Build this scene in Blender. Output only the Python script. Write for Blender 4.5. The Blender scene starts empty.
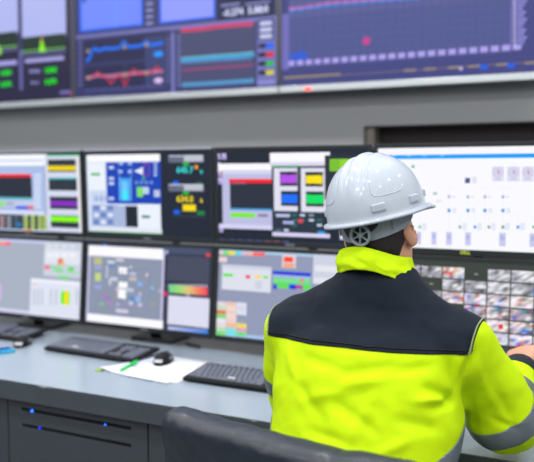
import bpy, bmesh, math, random
import numpy as np
from mathutils import Vector, Matrix, noise
random.seed(4)
S = bpy.context.scene
COL = S.collection
PI = math.pi
R = math.radians

# ------------------------------------------------------------------ camera
F_PX, YAW, PITCH, EYE = 774.7, 0.4694, 0.071, 1.40
FW = Vector((-math.sin(YAW)*math.cos(PITCH), math.cos(YAW)*math.cos(PITCH), -math.sin(PITCH)))
RT = Vector((math.cos(YAW), math.sin(YAW), 0))
UP = RT.cross(FW)
CAM = Vector((0, 0, EYE))
def ray(px, py): return FW + RT*((px-267)/F_PX) + UP*((231-py)/F_PX)
def pw(px, py, t): return CAM + ray(px, py)*t
def on_y(px, py, y):
    r = ray(px, py); return CAM + r*(y/r.y)
def on_z(px, py, z):
    r = ray(px, py); return CAM + r*((z-EYE)/r.z)

cd = bpy.data.cameras.new('camera'); cam = bpy.data.objects.new('camera', cd); COL.objects.link(cam)
cam.location = CAM
cam.rotation_euler = (PI/2-PITCH, 0, YAW)
cd.sensor_width = 36; cd.lens = F_PX/534*36; cd.clip_start = .05
cd.dof.use_dof = True; cd.dof.focus_distance = 1.80; cd.dof.aperture_fstop = 2.2
cd.dof.aperture_blades = 9
S.camera = cam
S.view_settings.view_transform = 'Standard'; S.view_settings.look = 'None'
S.view_settings.gamma = 1; S.view_settings.exposure = 0.0
S.view_settings.use_curve_mapping = False

# ------------------------------------------------------------------ materials
def lin(c):
    c = c/255; return c/12.92 if c <= .04045 else ((c+.055)/1.055)**2.4
def rgb(r, g, b): return (lin(r), lin(g), lin(b), 1)
def mat(name, col, rough=.5, metal=0, bump=0, bscale=60, var=0, vscale=8, spec=.5, coat=0, emit=None, estr=0, sheen=0, trans=0, detail=4, stretch=None, bdist=.002, sss=0):
    m = bpy.data.materials.new(name); m.use_nodes = True
    nt = m.node_tree; b = nt.nodes['Principled BSDF']
    b.inputs['Base Color'].default_value = col; b.inputs['Roughness'].default_value = rough
    b.inputs['Metallic'].default_value = metal; b.inputs['Specular IOR Level'].default_value = spec
    b.inputs['Coat Weight'].default_value = coat; b.inputs['Coat Roughness'].default_value = .05
    b.inputs['Sheen Weight'].default_value = sheen
    b.inputs['Transmission Weight'].default_value = trans
    b.inputs['Subsurface Weight'].default_value = sss
    b.inputs['Subsurface Radius'].default_value = (.012, .004, .002)
    if emit: b.inputs['Emission Color'].default_value = emit; b.inputs['Emission Strength'].default_value = estr
    tc = nt.nodes.new('ShaderNodeTexCoord'); src = tc.outputs['Object']
    if stretch:
        mp = nt.nodes.new('ShaderNodeMapping'); mp.inputs['Scale'].default_value = stretch
        nt.links.new(src, mp.inputs['Vector']); src = mp.outputs['Vector']
    if var:
        n = nt.nodes.new('ShaderNodeTexNoise'); n.inputs['Scale'].default_value = vscale; n.inputs['Detail'].default_value = detail
        nt.links.new(src, n.inputs['Vector'])
        mx = nt.nodes.new('ShaderNodeMix'); mx.data_type = 'RGBA'
        mx.inputs['A'].default_value = tuple(c*(1-var) for c in col[:3])+(1,)
        mx.inputs['B'].default_value = tuple(min(1, c*(1+var)) for c in col[:3])+(1,)
        nt.links.new(n.outputs['Fac'], mx.inputs['Factor']); nt.links.new(mx.outputs['Result'], b.inputs['Base Color'])
    if bump:
        n = nt.nodes.new('ShaderNodeTexNoise'); n.inputs['Scale'].default_value = bscale; n.inputs['Detail'].default_value = detail
        nt.links.new(src, n.inputs['Vector'])
        bp = nt.nodes.new('ShaderNodeBump'); bp.inputs['Strength'].default_value = bump; bp.inputs['Distance'].default_value = bdist
        nt.links.new(n.outputs['Fac'], bp.inputs['Height']); nt.links.new(bp.outputs['Normal'], b.inputs['Normal'])
    return m
def glow_mat(name):
    m = bpy.data.materials.new(name); m.use_nodes = True
    nt = m.node_tree; b = nt.nodes['Principled BSDF']
    a = nt.nodes.new('ShaderNodeAttribute'); a.attribute_name = 'pixel_colour'
    b.inputs['Base Color'].default_value = (.008, .008, .010, 1); b.inputs['Roughness'].default_value = .4; b.inputs['Specular IOR Level'].default_value = .2
    nt.links.new(a.outputs['Color'], b.inputs['Emission Color']); b.inputs['Emission Strength'].default_value = 1.0
    return m
M = {}
M['bezel'] = mat('monitor_bezel_plastic', rgb(34, 40, 46), .42)
M['bezel_edge'] = mat('monitor_grey_edge', rgb(120, 124, 134), .4)
M['rim'] = mat('monitor_rim_highlight', rgb(176, 180, 205), .35)  # reflection on the top bezel edge, put into a pale colour
M['screen'] = glow_mat('lit_screen')
M['silver'] = mat('brushed_silver_frame', rgb(214, 222, 226), .28, metal=.55, bump=.05, bscale=40, stretch=(1, 40, 40))
M['tv_side'] = mat('dark_grey_frame_side', rgb(96, 98, 110), .35, metal=.5)
M['desk'] = mat('grey_blue_laminate', rgb(160, 174, 190), .22, bump=.06, bscale=30, var=.05, vscale=5, bdist=.0006)
M['apron'] = mat('desk_edge_paint', rgb(72, 80, 88), .42, var=.15, vscale=14, bump=.15, bscale=60)
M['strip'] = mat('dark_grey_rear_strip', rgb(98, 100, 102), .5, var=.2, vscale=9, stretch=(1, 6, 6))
M['cabinet'] = mat('cabinet_paint', rgb(64, 71, 79), .5, var=.06, vscale=5)
M['cavity'] = mat('dark_interior', rgb(14, 16, 20), .8)
M['wall'] = mat('painted_wall', rgb(150, 153, 156), .75, bump=.08, bscale=120, var=.03, vscale=2)
M['recess'] = mat('brown_recess_back', rgb(52, 44, 46), .7, var=.1, vscale=3)
M['recess_side'] = mat('beige_recess_side', rgb(122, 117, 108), .7)
M['floor'] = mat('grey_floor_tiles', rgb(120, 122, 124), .45, var=.08, vscale=3)
M['ceiling'] = mat('white_ceiling', rgb(225, 225, 225), .8)
M['key'] = mat('key_plastic_with_glare', rgb(104, 110, 128), .33)  # black keys painted lighter, glare from the screens put into the colour
M['keyboard'] = mat('black_keyboard_plastic', rgb(15, 17, 22), .6, spec=.3)
M['label_white'] = mat('pale_label', rgb(200, 204, 210), .5)
M['paper'] = mat('white_paper', rgb(236, 240, 248), .6, bump=.1, bscale=20)
M['ink'] = mat('blue_ink', rgb(70, 110, 190), .6)
M['green'] = mat('green_pen_plastic', rgb(0, 220, 95), .35)
M['cyan'] = mat('cyan_pen_plastic', rgb(10, 180, 225), .35)
M['navy_pen'] = mat('navy_pen_plastic', rgb(20, 50, 170), .35)
M['yellow_note'] = mat('yellow_green_note', rgb(150, 190, 40), .6)
M['maroon'] = mat('maroon_cap', rgb(110, 40, 60), .5)
M['hat'] = mat('glossy_white_shell', rgb(192, 202, 216), .42, spec=.2, coat=.55)
M['hat_in'] = mat('hat_lining_plastic', rgb(190, 196, 200), .4)
M['strap'] = mat('grey_strap_plastic', rgb(150, 160, 170), .38)
M['knob_dark'] = mat('dark_knob_gap', rgb(40, 46, 54), .5)
M['hivis'] = mat('fluorescent_yellow_fabric', rgb(205, 243, 0), .8, spec=.25, sheen=.0, bump=.5, bscale=20, bdist=.004, var=.05, vscale=6, detail=6)
M['hivis'].node_tree.nodes['Principled BSDF'].inputs['Emission Color'].default_value = rgb(196, 246, 0)
M['navy'] = mat('navy_fabric', rgb(21, 30, 44), .85, spec=.25, sheen=.03, bump=.4, bscale=16, bdist=.003, detail=6, var=.12, vscale=30)
M['reflective'] = mat('grey_reflective_tape', rgb(120, 130, 138), .42, metal=.25, bump=.2, bscale=25, bdist=.002)
M['piping'] = mat('pale_green_piping', rgb(150, 165, 120), .6)
M['cuff'] = mat('black_knit_cuff', rgb(28, 34, 46), .85, bump=.5, bscale=150)
M['skin'] = mat('skin', rgb(222, 164, 136), .48, bump=.1, bscale=180, var=.08, vscale=30, sss=.15)
M['hair'] = mat('short_dark_hair', rgb(36, 30, 32), .6, bump=1.0, bscale=260, bdist=.004, var=.4, vscale=200, stretch=(1, 1, .35))
M['trousers'] = mat('navy_trousers', rgb(36, 42, 56), .8, bump=.3, bscale=40)
M['shoe'] = mat('black_boot_leather', rgb(24, 24, 26), .45)
M['leather'] = mat('black_leather', rgb(32, 41, 54), .38, coat=.1, bump=.6, bscale=34, bdist=.005, detail=8)
M['chrome'] = mat('chair_metal', rgb(90, 92, 96), .3, metal=.9)
M['black_plastic'] = mat('chair_plastic', rgb(22, 23, 26), .5)
M['thread'] = mat('grey_thread', rgb(70, 78, 88), .7)
M['led'] = mat('blue_led', rgb(10, 40, 255), .3, emit=rgb(30, 80, 255), estr=9)
M['led_dim'] = mat('dim_blue_led', rgb(10, 30, 160), .3, emit=rgb(10, 50, 230), estr=2.2)
M['lamp_red'] = mat('red_standby_lamp', rgb(255, 60, 60), .3, emit=rgb(255, 70, 60), estr=1.6)
M['cable'] = mat('black_cable', rgb(16, 18, 22), .5)
M['logo'] = mat('lettering_with_reflection', rgb(150, 165, 60), .4, emit=rgb(160, 185, 30), estr=.35)  # yellow-green reflection put into the lettering's colour and glow, not a lamp
M['lamp'] = mat('downlight_lens', rgb(255, 255, 255), .4, emit=(1, .98, .95, 1), estr=6)

# ------------------------------------------------------------------ object helpers
def link(name, me, m=None, parent=None, loc=None):
    o = bpy.data.objects.new(name, me); COL.objects.link(o)
    if m is not None:
        if isinstance(m, (list, tuple)):
            for q in m: me.materials.append(q)
        else: me.materials.append(m)
    if parent: o.parent = parent
    if loc is not None: o.location = loc
    return o
def empty(name, loc=(0, 0, 0), rot=(0, 0, 0)):
    o = bpy.data.objects.new(name, None); COL.objects.link(o)
    o.location = loc; o.rotation_euler = rot; o.empty_display_size = .05
    return o
def tag(o, label, cat, group=None):
    o['label'] = label; o['category'] = cat
    if group: o['group'] = group
    return o
def copy_tree(o, parent=None):
    c = o.copy(); COL.objects.link(c)
    if parent: c.parent = parent
    for ch in list(o.children): copy_tree(ch, c)
    return c
class MB:
    def __init__(s): s.v = []; s.f = []; s.smooth = []
    def add(s, vs, fs, sm=False):
        n = len(s.v); s.v += [tuple(v) for v in vs]; s.f += [tuple(i+n for i in f) for f in fs]; s.smooth += [sm]*len(fs); return s
    def box(s, c, d, rot=None, bev=0):
        c = Vector(c); h = Vector(d)/2
        bm = bmesh.new(); bmesh.ops.create_cube(bm, size=1)
        for v in bm.verts: v.co = Vector((v.co.x*d[0], v.co.y*d[1], v.co.z*d[2]))
        if bev: bmesh.ops.bevel(bm, geom=list(bm.edges), offset=bev, segments=2, profile=.5, affect='EDGES')
        for v in bm.verts: v.co = ((rot @ v.co) if rot else v.co)+c
        bm.verts.index_update()
        s.add([v.co.copy() for v in bm.verts], [[v.index for v in f.verts] for f in bm.faces]); bm.free(); return s
    def span(s, lo, hi, bev=0):
        return s.box([(a+b)/2 for a, b in zip(lo, hi)], [abs(b-a) for a, b in zip(lo, hi)], bev=bev)
    def tube(s, pts, r, n=10, caps=True):
        pts = [Vector(p) for p in pts]; rs = r if isinstance(r, (list, tuple)) else [r]*len(pts)
        vs = []; fs = []; prev = None
        for i, p in enumerate(pts):
            a = pts[max(i-1, 0)]; b = pts[min(i+1, len(pts)-1)]; t = (b-a).normalized()
            if prev is None:
                u = t.orthogonal().normalized()
            else:
                u = (prev-t*prev.dot(t)).normalized()
            prev = u; w = t.cross(u)
            for k in range(n):
                an = 2*PI*k/n; vs.append(p+(u*math.cos(an)+w*math.sin(an))*rs[i])
        for i in range(len(pts)-1):
            for k in range(n):
                k2 = (k+1) % n; fs.append((i*n+k, i*n+k2, (i+1)*n+k2, (i+1)*n+k))
        s.add(vs, fs, True)
        if caps:
            m = len(s.v)-len(vs); s.f.append(tuple(m+k for k in range(n))[::-1]); s.f.append(tuple(m+(len(pts)-1)*n+k for k in range(n))); s.smooth += [False, False]
        return s
    def lathe(s, prof, c=(0, 0, 0), n=32, rot=None):
        c = Vector(c); vs = []; fs = []
        for r, z in prof:
            for k in range(n):
                a = 2*PI*k/n; v = Vector((r*math.cos(a), r*math.sin(a), z)); vs.append(((rot @ v) if rot else v)+c)
        for i in range(len(prof)-1):
            for k in range(n):
                k2 = (k+1) % n; fs.append((i*n+k, i*n+k2, (i+1)*n+k2, (i+1)*n+k))
        s.add(vs, fs, True); return s
    def mesh(s, name):
        me = bpy.data.meshes.new(name); me.from_pydata([tuple(v) for v in s.v], [], s.f)
        me.polygons.foreach_set('use_smooth', s.smooth); me.update(); return me
    def build(s, name, m, parent=None, loc=None):
        return link(name, s.mesh(name), m, parent, loc)
def structure(o): o['kind'] = 'structure'; return o

# ------------------------------------------------------------------ distance field surfaces
class Field:
    def __init__(s, lo, hi, h):
        s.lo = np.array(lo, float); s.h = h
        s.n = np.ceil((np.array(hi)-s.lo)/h).astype(int)+1
        s.g = np.full(s.n, 10., np.float32)
    def sub(s, lo, hi):
        i0 = np.maximum(np.floor((np.array(lo)-s.lo)/s.h).astype(int), 0)
        i1 = np.minimum(np.ceil((np.array(hi)-s.lo)/s.h).astype(int)+1, s.n)
        if (i1 <= i0).any(): return None
        sl = tuple(slice(a, b) for a, b in zip(i0, i1))
        ax = [(s.lo[k]+np.arange(i0[k], i1[k])*s.h).astype(np.float32) for k in range(3)]
        return sl, np.meshgrid(*ax, indexing='ij', sparse=True)
    def apply(s, fn, lo, hi, k=.01, mode='add'):
        m = max(k, 0)+3*s.h
        q = s.sub(np.array(lo)-m, np.array(hi)+m)
        if q is None: return s
        sl, (x, y, z) = q
        d = fn(x, y, z); a = s.g[sl]
        if mode == 'add':
            if k > 0:
                t = np.clip(.5+.5*(a-d)/k, 0, 1); r = a*(1-t)+d*t-k*t*(1-t)
            else: r = np.minimum(a, d)
        else:
            d = -d
            if k > 0:
                t = np.clip(.5-.5*(a-d)/k, 0, 1); r = a*(1-t)+d*t+k*t*(1-t)
            else: r = np.maximum(a, d)
        s.g[sl] = r; return s
    def cap(s, a, b, ra, rb=None, k=.01, mode='add'):
        rb = ra if rb is None else rb
        a = np.array(a, float); b = np.array(b, float); ab = b-a; L = max(float(ab@ab), 1e-9)
        def fn(x, y, z):
            t = np.clip(((x-a[0])*ab[0]+(y-a[1])*ab[1]+(z-a[2])*ab[2])/L, 0, 1)
            return np.sqrt((x-a[0]-t*ab[0])**2+(y-a[1]-t*ab[1])**2+(z-a[2]-t*ab[2])**2)-(ra+(rb-ra)*t)
        r = max(ra, rb); return s.apply(fn, np.minimum(a, b)-r, np.maximum(a, b)+r, k, mode)
    def chain(s, pts, rs, k=.01):
        for i in range(len(pts)-1): s.cap(pts[i], pts[i+1], rs[i], rs[i+1], k)
        return s
    def ell(s, c, r, rot=None, k=.01, mode='add'):
        c = np.array(c, float); r = np.array(r, float); Q = np.array(rot) if rot is not None else np.eye(3)
        def fn(x, y, z):
            X, Y, Z = x-c[0], y-c[1], z-c[2]
            u = [(Q[0, i]*X+Q[1, i]*Y+Q[2, i]*Z) for i in range(3)]
            k0 = np.sqrt(sum((u[i]/r[i])**2 for i in range(3))); k1 = np.sqrt(sum((u[i]/r[i]**2)**2 for i in range(3)))+1e-9
            return k0*(k0-1)/k1
        R_ = r.max(); return s.apply(fn, c-R_, c+R_, k, mode)
    def rbox(s, c, half, rad, rot=None, k=.01, mode='add', bend=None):
        c = np.array(c, float); half = np.array(half, float)-rad; Q = np.array(rot) if rot is not None else np.eye(3)
        def fn(x, y, z):
            X, Y, Z = x-c[0], y-c[1], z-c[2]
            u = [(Q[0, i]*X+Q[1, i]*Y+Q[2, i]*Z) for i in range(3)]
            if bend: u[1] = u[1]-bend*u[0]**2
            q = [np.abs(u[i])-half[i] for i in range(3)]
            o = np.sqrt(sum(np.maximum(v, 0)**2 for v in q)); n_ = np.minimum(np.maximum(np.maximum(q[0], q[1]), q[2]), 0)
            return o+n_-rad
        R_ = float(np.linalg.norm(half))+rad; return s.apply(fn, c-R_, c+R_, k, mode)
    def loft(s, secs, k=.02, p=2.3):
        secs = np.array(secs, float)   # z cx cy a b
        def fn(x, y, z):
            cx, cy, a, b = [np.interp(z, secs[:, 0], secs[:, i]).astype(np.float32) for i in range(1, 5)]
            q = (np.abs((x-cx)/a)**p+np.abs((y-cy)/b)**p)**(1/p)
            d = (q-1)*np.minimum(a, b)
            dz = np.maximum(secs[0, 0]-z, z-secs[-1, 0])
            return np.maximum(d, dz)
        A = secs[:, 3].max(); B = secs[:, 4].max()
        lo = [secs[:, 1].min()-A, secs[:, 2].min()-B, secs[0, 0]]; hi = [secs[:, 1].max()+A, secs[:, 2].max()+B, secs[-1, 0]]
        return s.apply(fn, lo, hi, k)
    def mesh(s, name, smooth=0):
        g = s.g; ins = g < 0
        nx, ny, nz = g.shape
        c = ins[:-1, :-1, :-1].astype(np.int8)
        tot = np.zeros((nx-1, ny-1, nz-1), np.int8)
        for i in (0, 1):
            for j in (0, 1):
                for k in (0, 1): tot += ins[i:nx-1+i, j:ny-1+j, k:nz-1+k]
        act = (tot > 0) & (tot < 8)
        I = np.argwhere(act); idx = np.full(act.shape, -1, np.int32); idx[act] = np.arange(len(I))
        acc = np.zeros((len(I), 3)); cnt = np.zeros(len(I))
        cor = [(i, j, k) for i in (0, 1) for j in (0, 1) for k in (0, 1)]
        val = {q: g[I[:, 0]+q[0], I[:, 1]+q[1], I[:, 2]+q[2]].astype(float) for q in cor}
        for a in cor:
            for ax in range(3):
                if a[ax]: continue
                b = list(a); b[ax] = 1; b = tuple(b)
                va, vb = val[a], val[b]; m = (va < 0) != (vb < 0)
                t = np.where(m, va/np.where(m, va-vb, 1), 0)
                p = np.tile(np.array(a, float), (len(I), 1)); p[:, ax] += t
                acc[m] += p[m]; cnt[m] += 1
        V = (I+acc/cnt[:, None])*s.h+s.lo
        quads = []
        for ax in range(3):
            o1, o2 = [(1, 2), (2, 0), (0, 1)][ax]
            sa = [slice(None)]*3; sb = [slice(None)]*3; sa[ax] = slice(0, -1); sb[ax] = slice(1, None)
            A = ins[tuple(sa)]; B = ins[tuple(sb)]
            E = np.argwhere(A != B)
            ok = (E[:, o1] > 0) & (E[:, o2] > 0) & (E[:, o1] < g.shape[o1]-1) & (E[:, o2] < g.shape[o2]-1); E = E[ok]
            flip = A[E[:, 0], E[:, 1], E[:, 2]]
            def cell(d1, d2):
                c_ = E.copy(); c_[:, o1] -= d1; c_[:, o2] -= d2; return idx[c_[:, 0], c_[:, 1], c_[:, 2]]
            q = np.stack([cell(1, 1), cell(0, 1), cell(0, 0), cell(1, 0)], 1)
            q[~flip] = q[~flip][:, ::-1]
            quads.append(q)
        Q = np.concatenate(quads)
        for _ in range(smooth):
            e = np.concatenate([Q[:, [0, 1]], Q[:, [1, 2]], Q[:, [2, 3]], Q[:, [3, 0]]])
            A = np.zeros_like(V); n_ = np.zeros(len(V))
            for c_ in range(3): A[:, c_] = np.bincount(e[:, 0], V[e[:, 1], c_], len(V))+np.bincount(e[:, 1], V[e[:, 0], c_], len(V))
            n_ = np.bincount(e[:, 0], minlength=len(V))+np.bincount(e[:, 1], minlength=len(V))
            V = V*.4+A/n_[:, None]*.6
        me = bpy.data.meshes.new(name)
        me.vertices.add(len(V)); me.vertices.foreach_set('co', V.astype(np.float32).ravel())
        me.loops.add(len(Q)*4); me.loops.foreach_set('vertex_index', Q.astype(np.int32).ravel())
        me.polygons.add(len(Q)); me.polygons.foreach_set('loop_start', np.arange(0, len(Q)*4, 4, dtype=np.int32))
        me.polygons.foreach_set('use_smooth', np.ones(len(Q), bool))
        me.update(calc_edges=True); me.validate()
        return me
# ------------------------------------------------------------------ room
WALL_Y = 3.36
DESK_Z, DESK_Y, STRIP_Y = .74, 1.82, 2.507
X0, X1 = -4.6, 1.9
Y0 = -2.2
rec = on_y(363.5, 125, WALL_Y); rec_x, rec_z = rec.x, on_y(420, 124.5, WALL_Y).z
REC_D = .10
m = MB(); m.span((X0, WALL_Y, 0), (rec_x, WALL_Y+.25, 2.8)); m.span((rec_x, WALL_Y, rec_z), (X1, WALL_Y+.25, 2.8)); m.span((rec_x, WALL_Y, 0), (X1, WALL_Y+.25, .9))
structure(m.build('wall_front', M['wall']))
m = MB(); m.span((rec_x, WALL_Y+REC_D, .9), (X1, WALL_Y+.25, rec_z)); structure(m.build('trim_1', M['recess']))
jx = on_y(380, 140, WALL_Y+REC_D).x
m = MB(); m.span((rec_x+.004, WALL_Y+.02, .9), (jx, WALL_Y+REC_D, rec_z), bev=.003); structure(m.build('trim_2', M['recess_side']))
structure(MB().span((X0, Y0, -.1), (X1, WALL_Y+.25, 0)).build('floor', M['floor']))
structure(MB().span((X0, Y0, 2.8), (X1, WALL_Y+.25, 2.9)).build('ceiling', M['ceiling']))
structure(MB().span((X0-.1, Y0, 0), (X0, WALL_Y+.25, 2.8)).build('wall_left', M['wall']))
structure(MB().span((X1, Y0, 0), (X1+.1, WALL_Y+.25, 2.8)).build('wall_right', M['wall']))
structure(MB().span((X0, Y0-.1, 0), (X1, Y0, 2.8)).build('wall_back', M['wall']))
structure(MB().span((X0, WALL_Y-.015, 0), (X1, WALL_Y, .09), bev=.003).build('baseboard_front', M['apron']))

# downlights in the ceiling
def downlight(x, y, power):
    t = empty('ceiling_downlight', (x, y, 2.8))
    MB().lathe([(.062, .0), (.078, .0), (.078, -.008), (.062, -.012), (.058, -.004)], n=32).build('trim_ring', M['silver'], t)
    MB().lathe([(.0005, -.002), (.058, -.002)], n=32).build('lens', M['lamp'], t)
    ld = bpy.data.lights.new('downlight_lamp', 'AREA'); ld.shape = 'DISK'; ld.size = .085; ld.energy = power; ld.color = (1, .985, .96)
    lo = bpy.data.objects.new('lamp', ld); COL.objects.link(lo); lo.parent = t; lo.location = (0, 0, -.016)
    return t
names = ['first', 'second', 'third', 'fourth', 'fifth', 'sixth', 'seventh']
rows = [-1.8, -.9, 0, .9, 1.8, 2.82]; colsx = [-3.9, -3.0, -2.1, -1.2, -.3, .6, 1.5]
POW = 8.0
for j, y in enumerate(rows):
    for i, x in enumerate(colsx):
        tag(downlight(x, y, POW*(.80 if j == 5 else .66)), 'recessed silver-rimmed ceiling downlight, %s row from the video wall, %s from the left' % (names[5-j], names[i]), 'ceiling light', 'ceiling downlights')

# ------------------------------------------------------------------ desk
dx0, dx1 = -3.9, .9
desk = empty('control_desk', ((dx0+dx1)/2, 2.3, 0))
tag(desk, 'long grey control room desk with a blue-grey worktop under all the monitors', 'desk')
inv = -desk.location
def dk(mb, name, m_): return mb.build(name, m_, desk, inv)
m = MB(); m.span((dx0, DESK_Y+.0035, DESK_Z-.02), (dx1, 2.86, DESK_Z)); dk(m, 'worktop', M['desk'])
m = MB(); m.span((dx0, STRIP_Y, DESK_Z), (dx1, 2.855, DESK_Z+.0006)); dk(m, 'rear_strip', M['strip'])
m = MB(); m.span((dx0, DESK_Y, DESK_Z-.062), (dx1, DESK_Y+.0035, DESK_Z), bev=.001); dk(m, 'front_apron', M['apron'])
vs = []; fs = []; n = 420
for k in range(n+1):
    x = dx0+(dx1-dx0)*k/n; wv = noise.noise((x*9, 1, 2))+.6*noise.noise((x*40, 3, 2)); dp = .0002+.011*max(0, wv-.22)
    vs += [(x, DESK_Y-.0002, DESK_Z+.0002), (x, DESK_Y-.0006, DESK_Z-.0013), (x, DESK_Y-.0006, DESK_Z-.0014-dp)] if 0 else [(x, DESK_Y-.0006, DESK_Z-.0010), (x, DESK_Y-.0006, DESK_Z-.0011-dp)]
for k in range(n): fs.append((2*k, 2*k+1, 2*k+3, 2*k+2))
m = MB().add(vs, fs)
dk(m, 'worn_edge', M['label_white'])
m = MB(); m.span((dx0, 2.70, .0), (dx1, 2.72, DESK_Z-.021)); dk(m, 'modesty_panel', M['cabinet'])

CY = DESK_Y+.03
def cabinet(xa, xb, label, slots):
    t = empty('equipment_cabinet', ((xa+xb)/2, CY, 0)); tag(t, label, 'cabinet', 'cabinets under the desk')
    o = -t.location; top = DESK_Z-.066
    g = .0025; a, b = xa+g, xb-g
    m = MB(); m.span((a, CY+.02, .05), (a+.016, 2.6, top)); m.span((b-.016, CY+.02, .05), (b, 2.6, top)); m.span((a+.016, CY+.02, .05), (b-.016, 2.6, .068)); m.span((a+.016, CY+.02, top-.016), (b-.016, 2.6, top)); m.span((a+.016, 2.585, .068), (b-.016, 2.6, top-.016))
    m.build('carcass', M['cavity'], t, o)
    MB().span((a+.02, CY+.04, 0), (b-.02, 2.55, .05)).build('plinth', M['cavity'], t, o)
    m = MB()
    if not slots: m.span((a, CY, .055), (b, CY+.018, top), bev=.0015); return m.build('door', M['cabinet'], t, o)
    sx0, sx1 = on_y(22, 408, CY).x, on_y(131, 431, CY).x
    z1, z2 = on_y(22, 409, CY).z, on_y(23, 425, CY).z; hh = .0052
    for lo, hi in (((a, CY, .055), (b, CY+.018, z2-hh)), ((a, CY, z2+hh), (b, CY+.018, z1-hh)), ((a, CY, z1+hh), (b, CY+.018, top)), ((a, CY, z2-hh), (sx0, CY+.018, z2+hh)), ((sx1, CY, z2-hh), (b, CY+.018, z2+hh)), ((a, CY, z1-hh), (sx0, CY+.018, z1+hh)), ((sx1, CY, z1-hh), (b, CY+.018, z1+hh))):
        m.span(lo, hi)
    door = m.build('door', M['cabinet'], t, o)
    for px, py, dim in ((32, 411, 0), (105, 425.5, 0), (39.5, 427.5, 1)):
        p = on_y(px, py, CY+.006)
        d = MB().lathe([(.0002, -.004), (.0032, -.004), (.0036, 0), (.0025, .003), (.0002, .004)], n=12).build('indicator_light', M['led_dim'] if dim else M['led'], door, p-t.location-Vector((0, 0, 0)))
        d.location = p; d.parent = door; d.location = p-t.location+t.location  # local to the door, whose origin is the world origin
    m = MB()
    m.span((a+.03, CY+.10, .35), (b-.03, CY+.5, z1+.02)); m.build('rack_unit', M['cavity'], t, o)
    return door
s1, s2 = on_y(8, 410, CY).x, on_y(148, 440, CY).x
wd = s2-s1
cabinet(s1-wd, s1, 'plain dark grey desk cabinet at the left photo edge, beside the slotted one', False)
cabinet(s1, s2, 'dark grey desk cabinet with two long vent slots and blue lights', True)
cabinet(s2, s2+.42, 'plain dark grey desk cabinet behind the leather chair, right of the slotted one', False)

# ------------------------------------------------------------------ screens
class Screen:
    """lit picture of a display: coloured flat fields in the display's own metres"""
    def __init__(s, origin, ux, uz, w, h):
        s.o, s.ux, s.uz, s.w, s.h = Vector(origin), Vector(ux), Vector(uz), w, h
        s.n = s.ux.cross(s.uz).normalized()      # towards the viewer is -n or n, fixed below
        if s.n.y > 0: s.n = -s.n
        s.v = []; s.f = []; s.c = []; s.k = 0
    def uv(s, px, py):
        r = ray(px, py); t = (s.o-CAM).dot(s.n)/r.dot(s.n); p = CAM+r*t-s.o
        return p.dot(s.ux), p.dot(s.uz)
    def poly(s, pts, col, cols=None):
        s.k += 1; n = len(s.v)
        for u, v in pts: s.v.append((min(max(u, 0), s.w), min(max(v, 0), s.h), s.k))
        s.f.append(tuple(range(n, n+len(pts))))
        s.c += [rgb(*c) for c in cols] if cols else [rgb(*col)]*len(pts)
    def quad(s, u0, v0, u1, v1, col): s.poly([(u0, v0), (u1, v0), (u1, v1), (u0, v1)], col)
    def rect(s, x0, y0, x1, y1, col, flat=True):
        xc, yc = (x0+x1)/2, (y0+y1)/2
        s.quad(s.uv(x0, yc)[0], s.uv(xc, y1)[1], s.uv(x1, yc)[0], s.uv(xc, y0)[1], col)
    def rc(s, x, y, w, h, col):      # centred on a point, size in mm
        u, v = s.uv(x, y); w /= 2000; h /= 2000; s.quad(u-w, v-h, u+w, v+h, col)
    def line(s, pts, th, col):
        q = [Vector(s.uv(*p)) for p in pts]
        for a, b in zip(q, q[1:]):
            d = (b-a); 
            if d.length < 1e-6: continue
            n_ = Vector((-d.y, d.x)).normalized()*th/2000
            s.poly([tuple(a-n_), tuple(b-n_), tuple(b+n_), tuple(a+n_)], col)
    def text(s, string, x, y, size, col, mono=0):
        cu = bpy.data.curves.new('t', 'FONT'); cu.body = string; cu.size = size/1000; cu.align_x = 'CENTER'; cu.align_y = 'CENTER'; cu.resolution_u = 2; cu.offset = mono
        ob = bpy.data.objects.new('t', cu); COL.objects.link(ob)
        dg = bpy.context.evaluated_depsgraph_get(); me = bpy.data.meshes.new_from_object(ob.evaluated_get(dg))
        u, v = s.uv(x, y); s.k += 1; n = len(s.v)
        for q in me.vertices: s.v.append((u+q.co.x, v+q.co.y, s.k)); s.c.append(rgb(*col))
        for p in me.polygons: s.f.append(tuple(n+i for i in p.vertices))
        bpy.data.objects.remove(ob); bpy.data.curves.remove(cu); bpy.data.meshes.remove(me)
    def build(s, name, parent, inv_mat):
        step = min(.00003, .0012/max(s.k, 1))
        me = bpy.data.meshes.new(name)
        vs = [inv_mat @ (s.o+s.ux*u+s.uz*v+s.n*(.0002+k*step)) for u, v, k in s.v]
        me.from_pydata([tuple(v) for v in vs], [], s.f)
        ca = me.color_attributes.new('pixel_colour', 'FLOAT_COLOR', 'CORNER')
        buf = []
        for p in me.polygons:
            for vi in p.vertices: buf += list(s.c[vi])
        ca.data.foreach_set('color', buf)
        me.update()
        return link(name, me, M['screen'], parent)

def text_mesh(string, size, depth=.0004, bold=0):
    cu = bpy.data.curves.new('t', 'FONT'); cu.body = string; cu.size = size; cu.align_x = 'CENTER'; cu.align_y = 'CENTER'; cu.resolution_u = 3; cu.extrude = depth; cu.offset = bold
    ob = bpy.data.objects.new('t', cu); COL.objects.link(ob)
    me = bpy.data.meshes.new_from_object(ob.evaluated_get(bpy.context.evaluated_depsgraph_get()))
    bpy.data.objects.remove(ob); bpy.data.curves.remove(cu); return me

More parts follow.
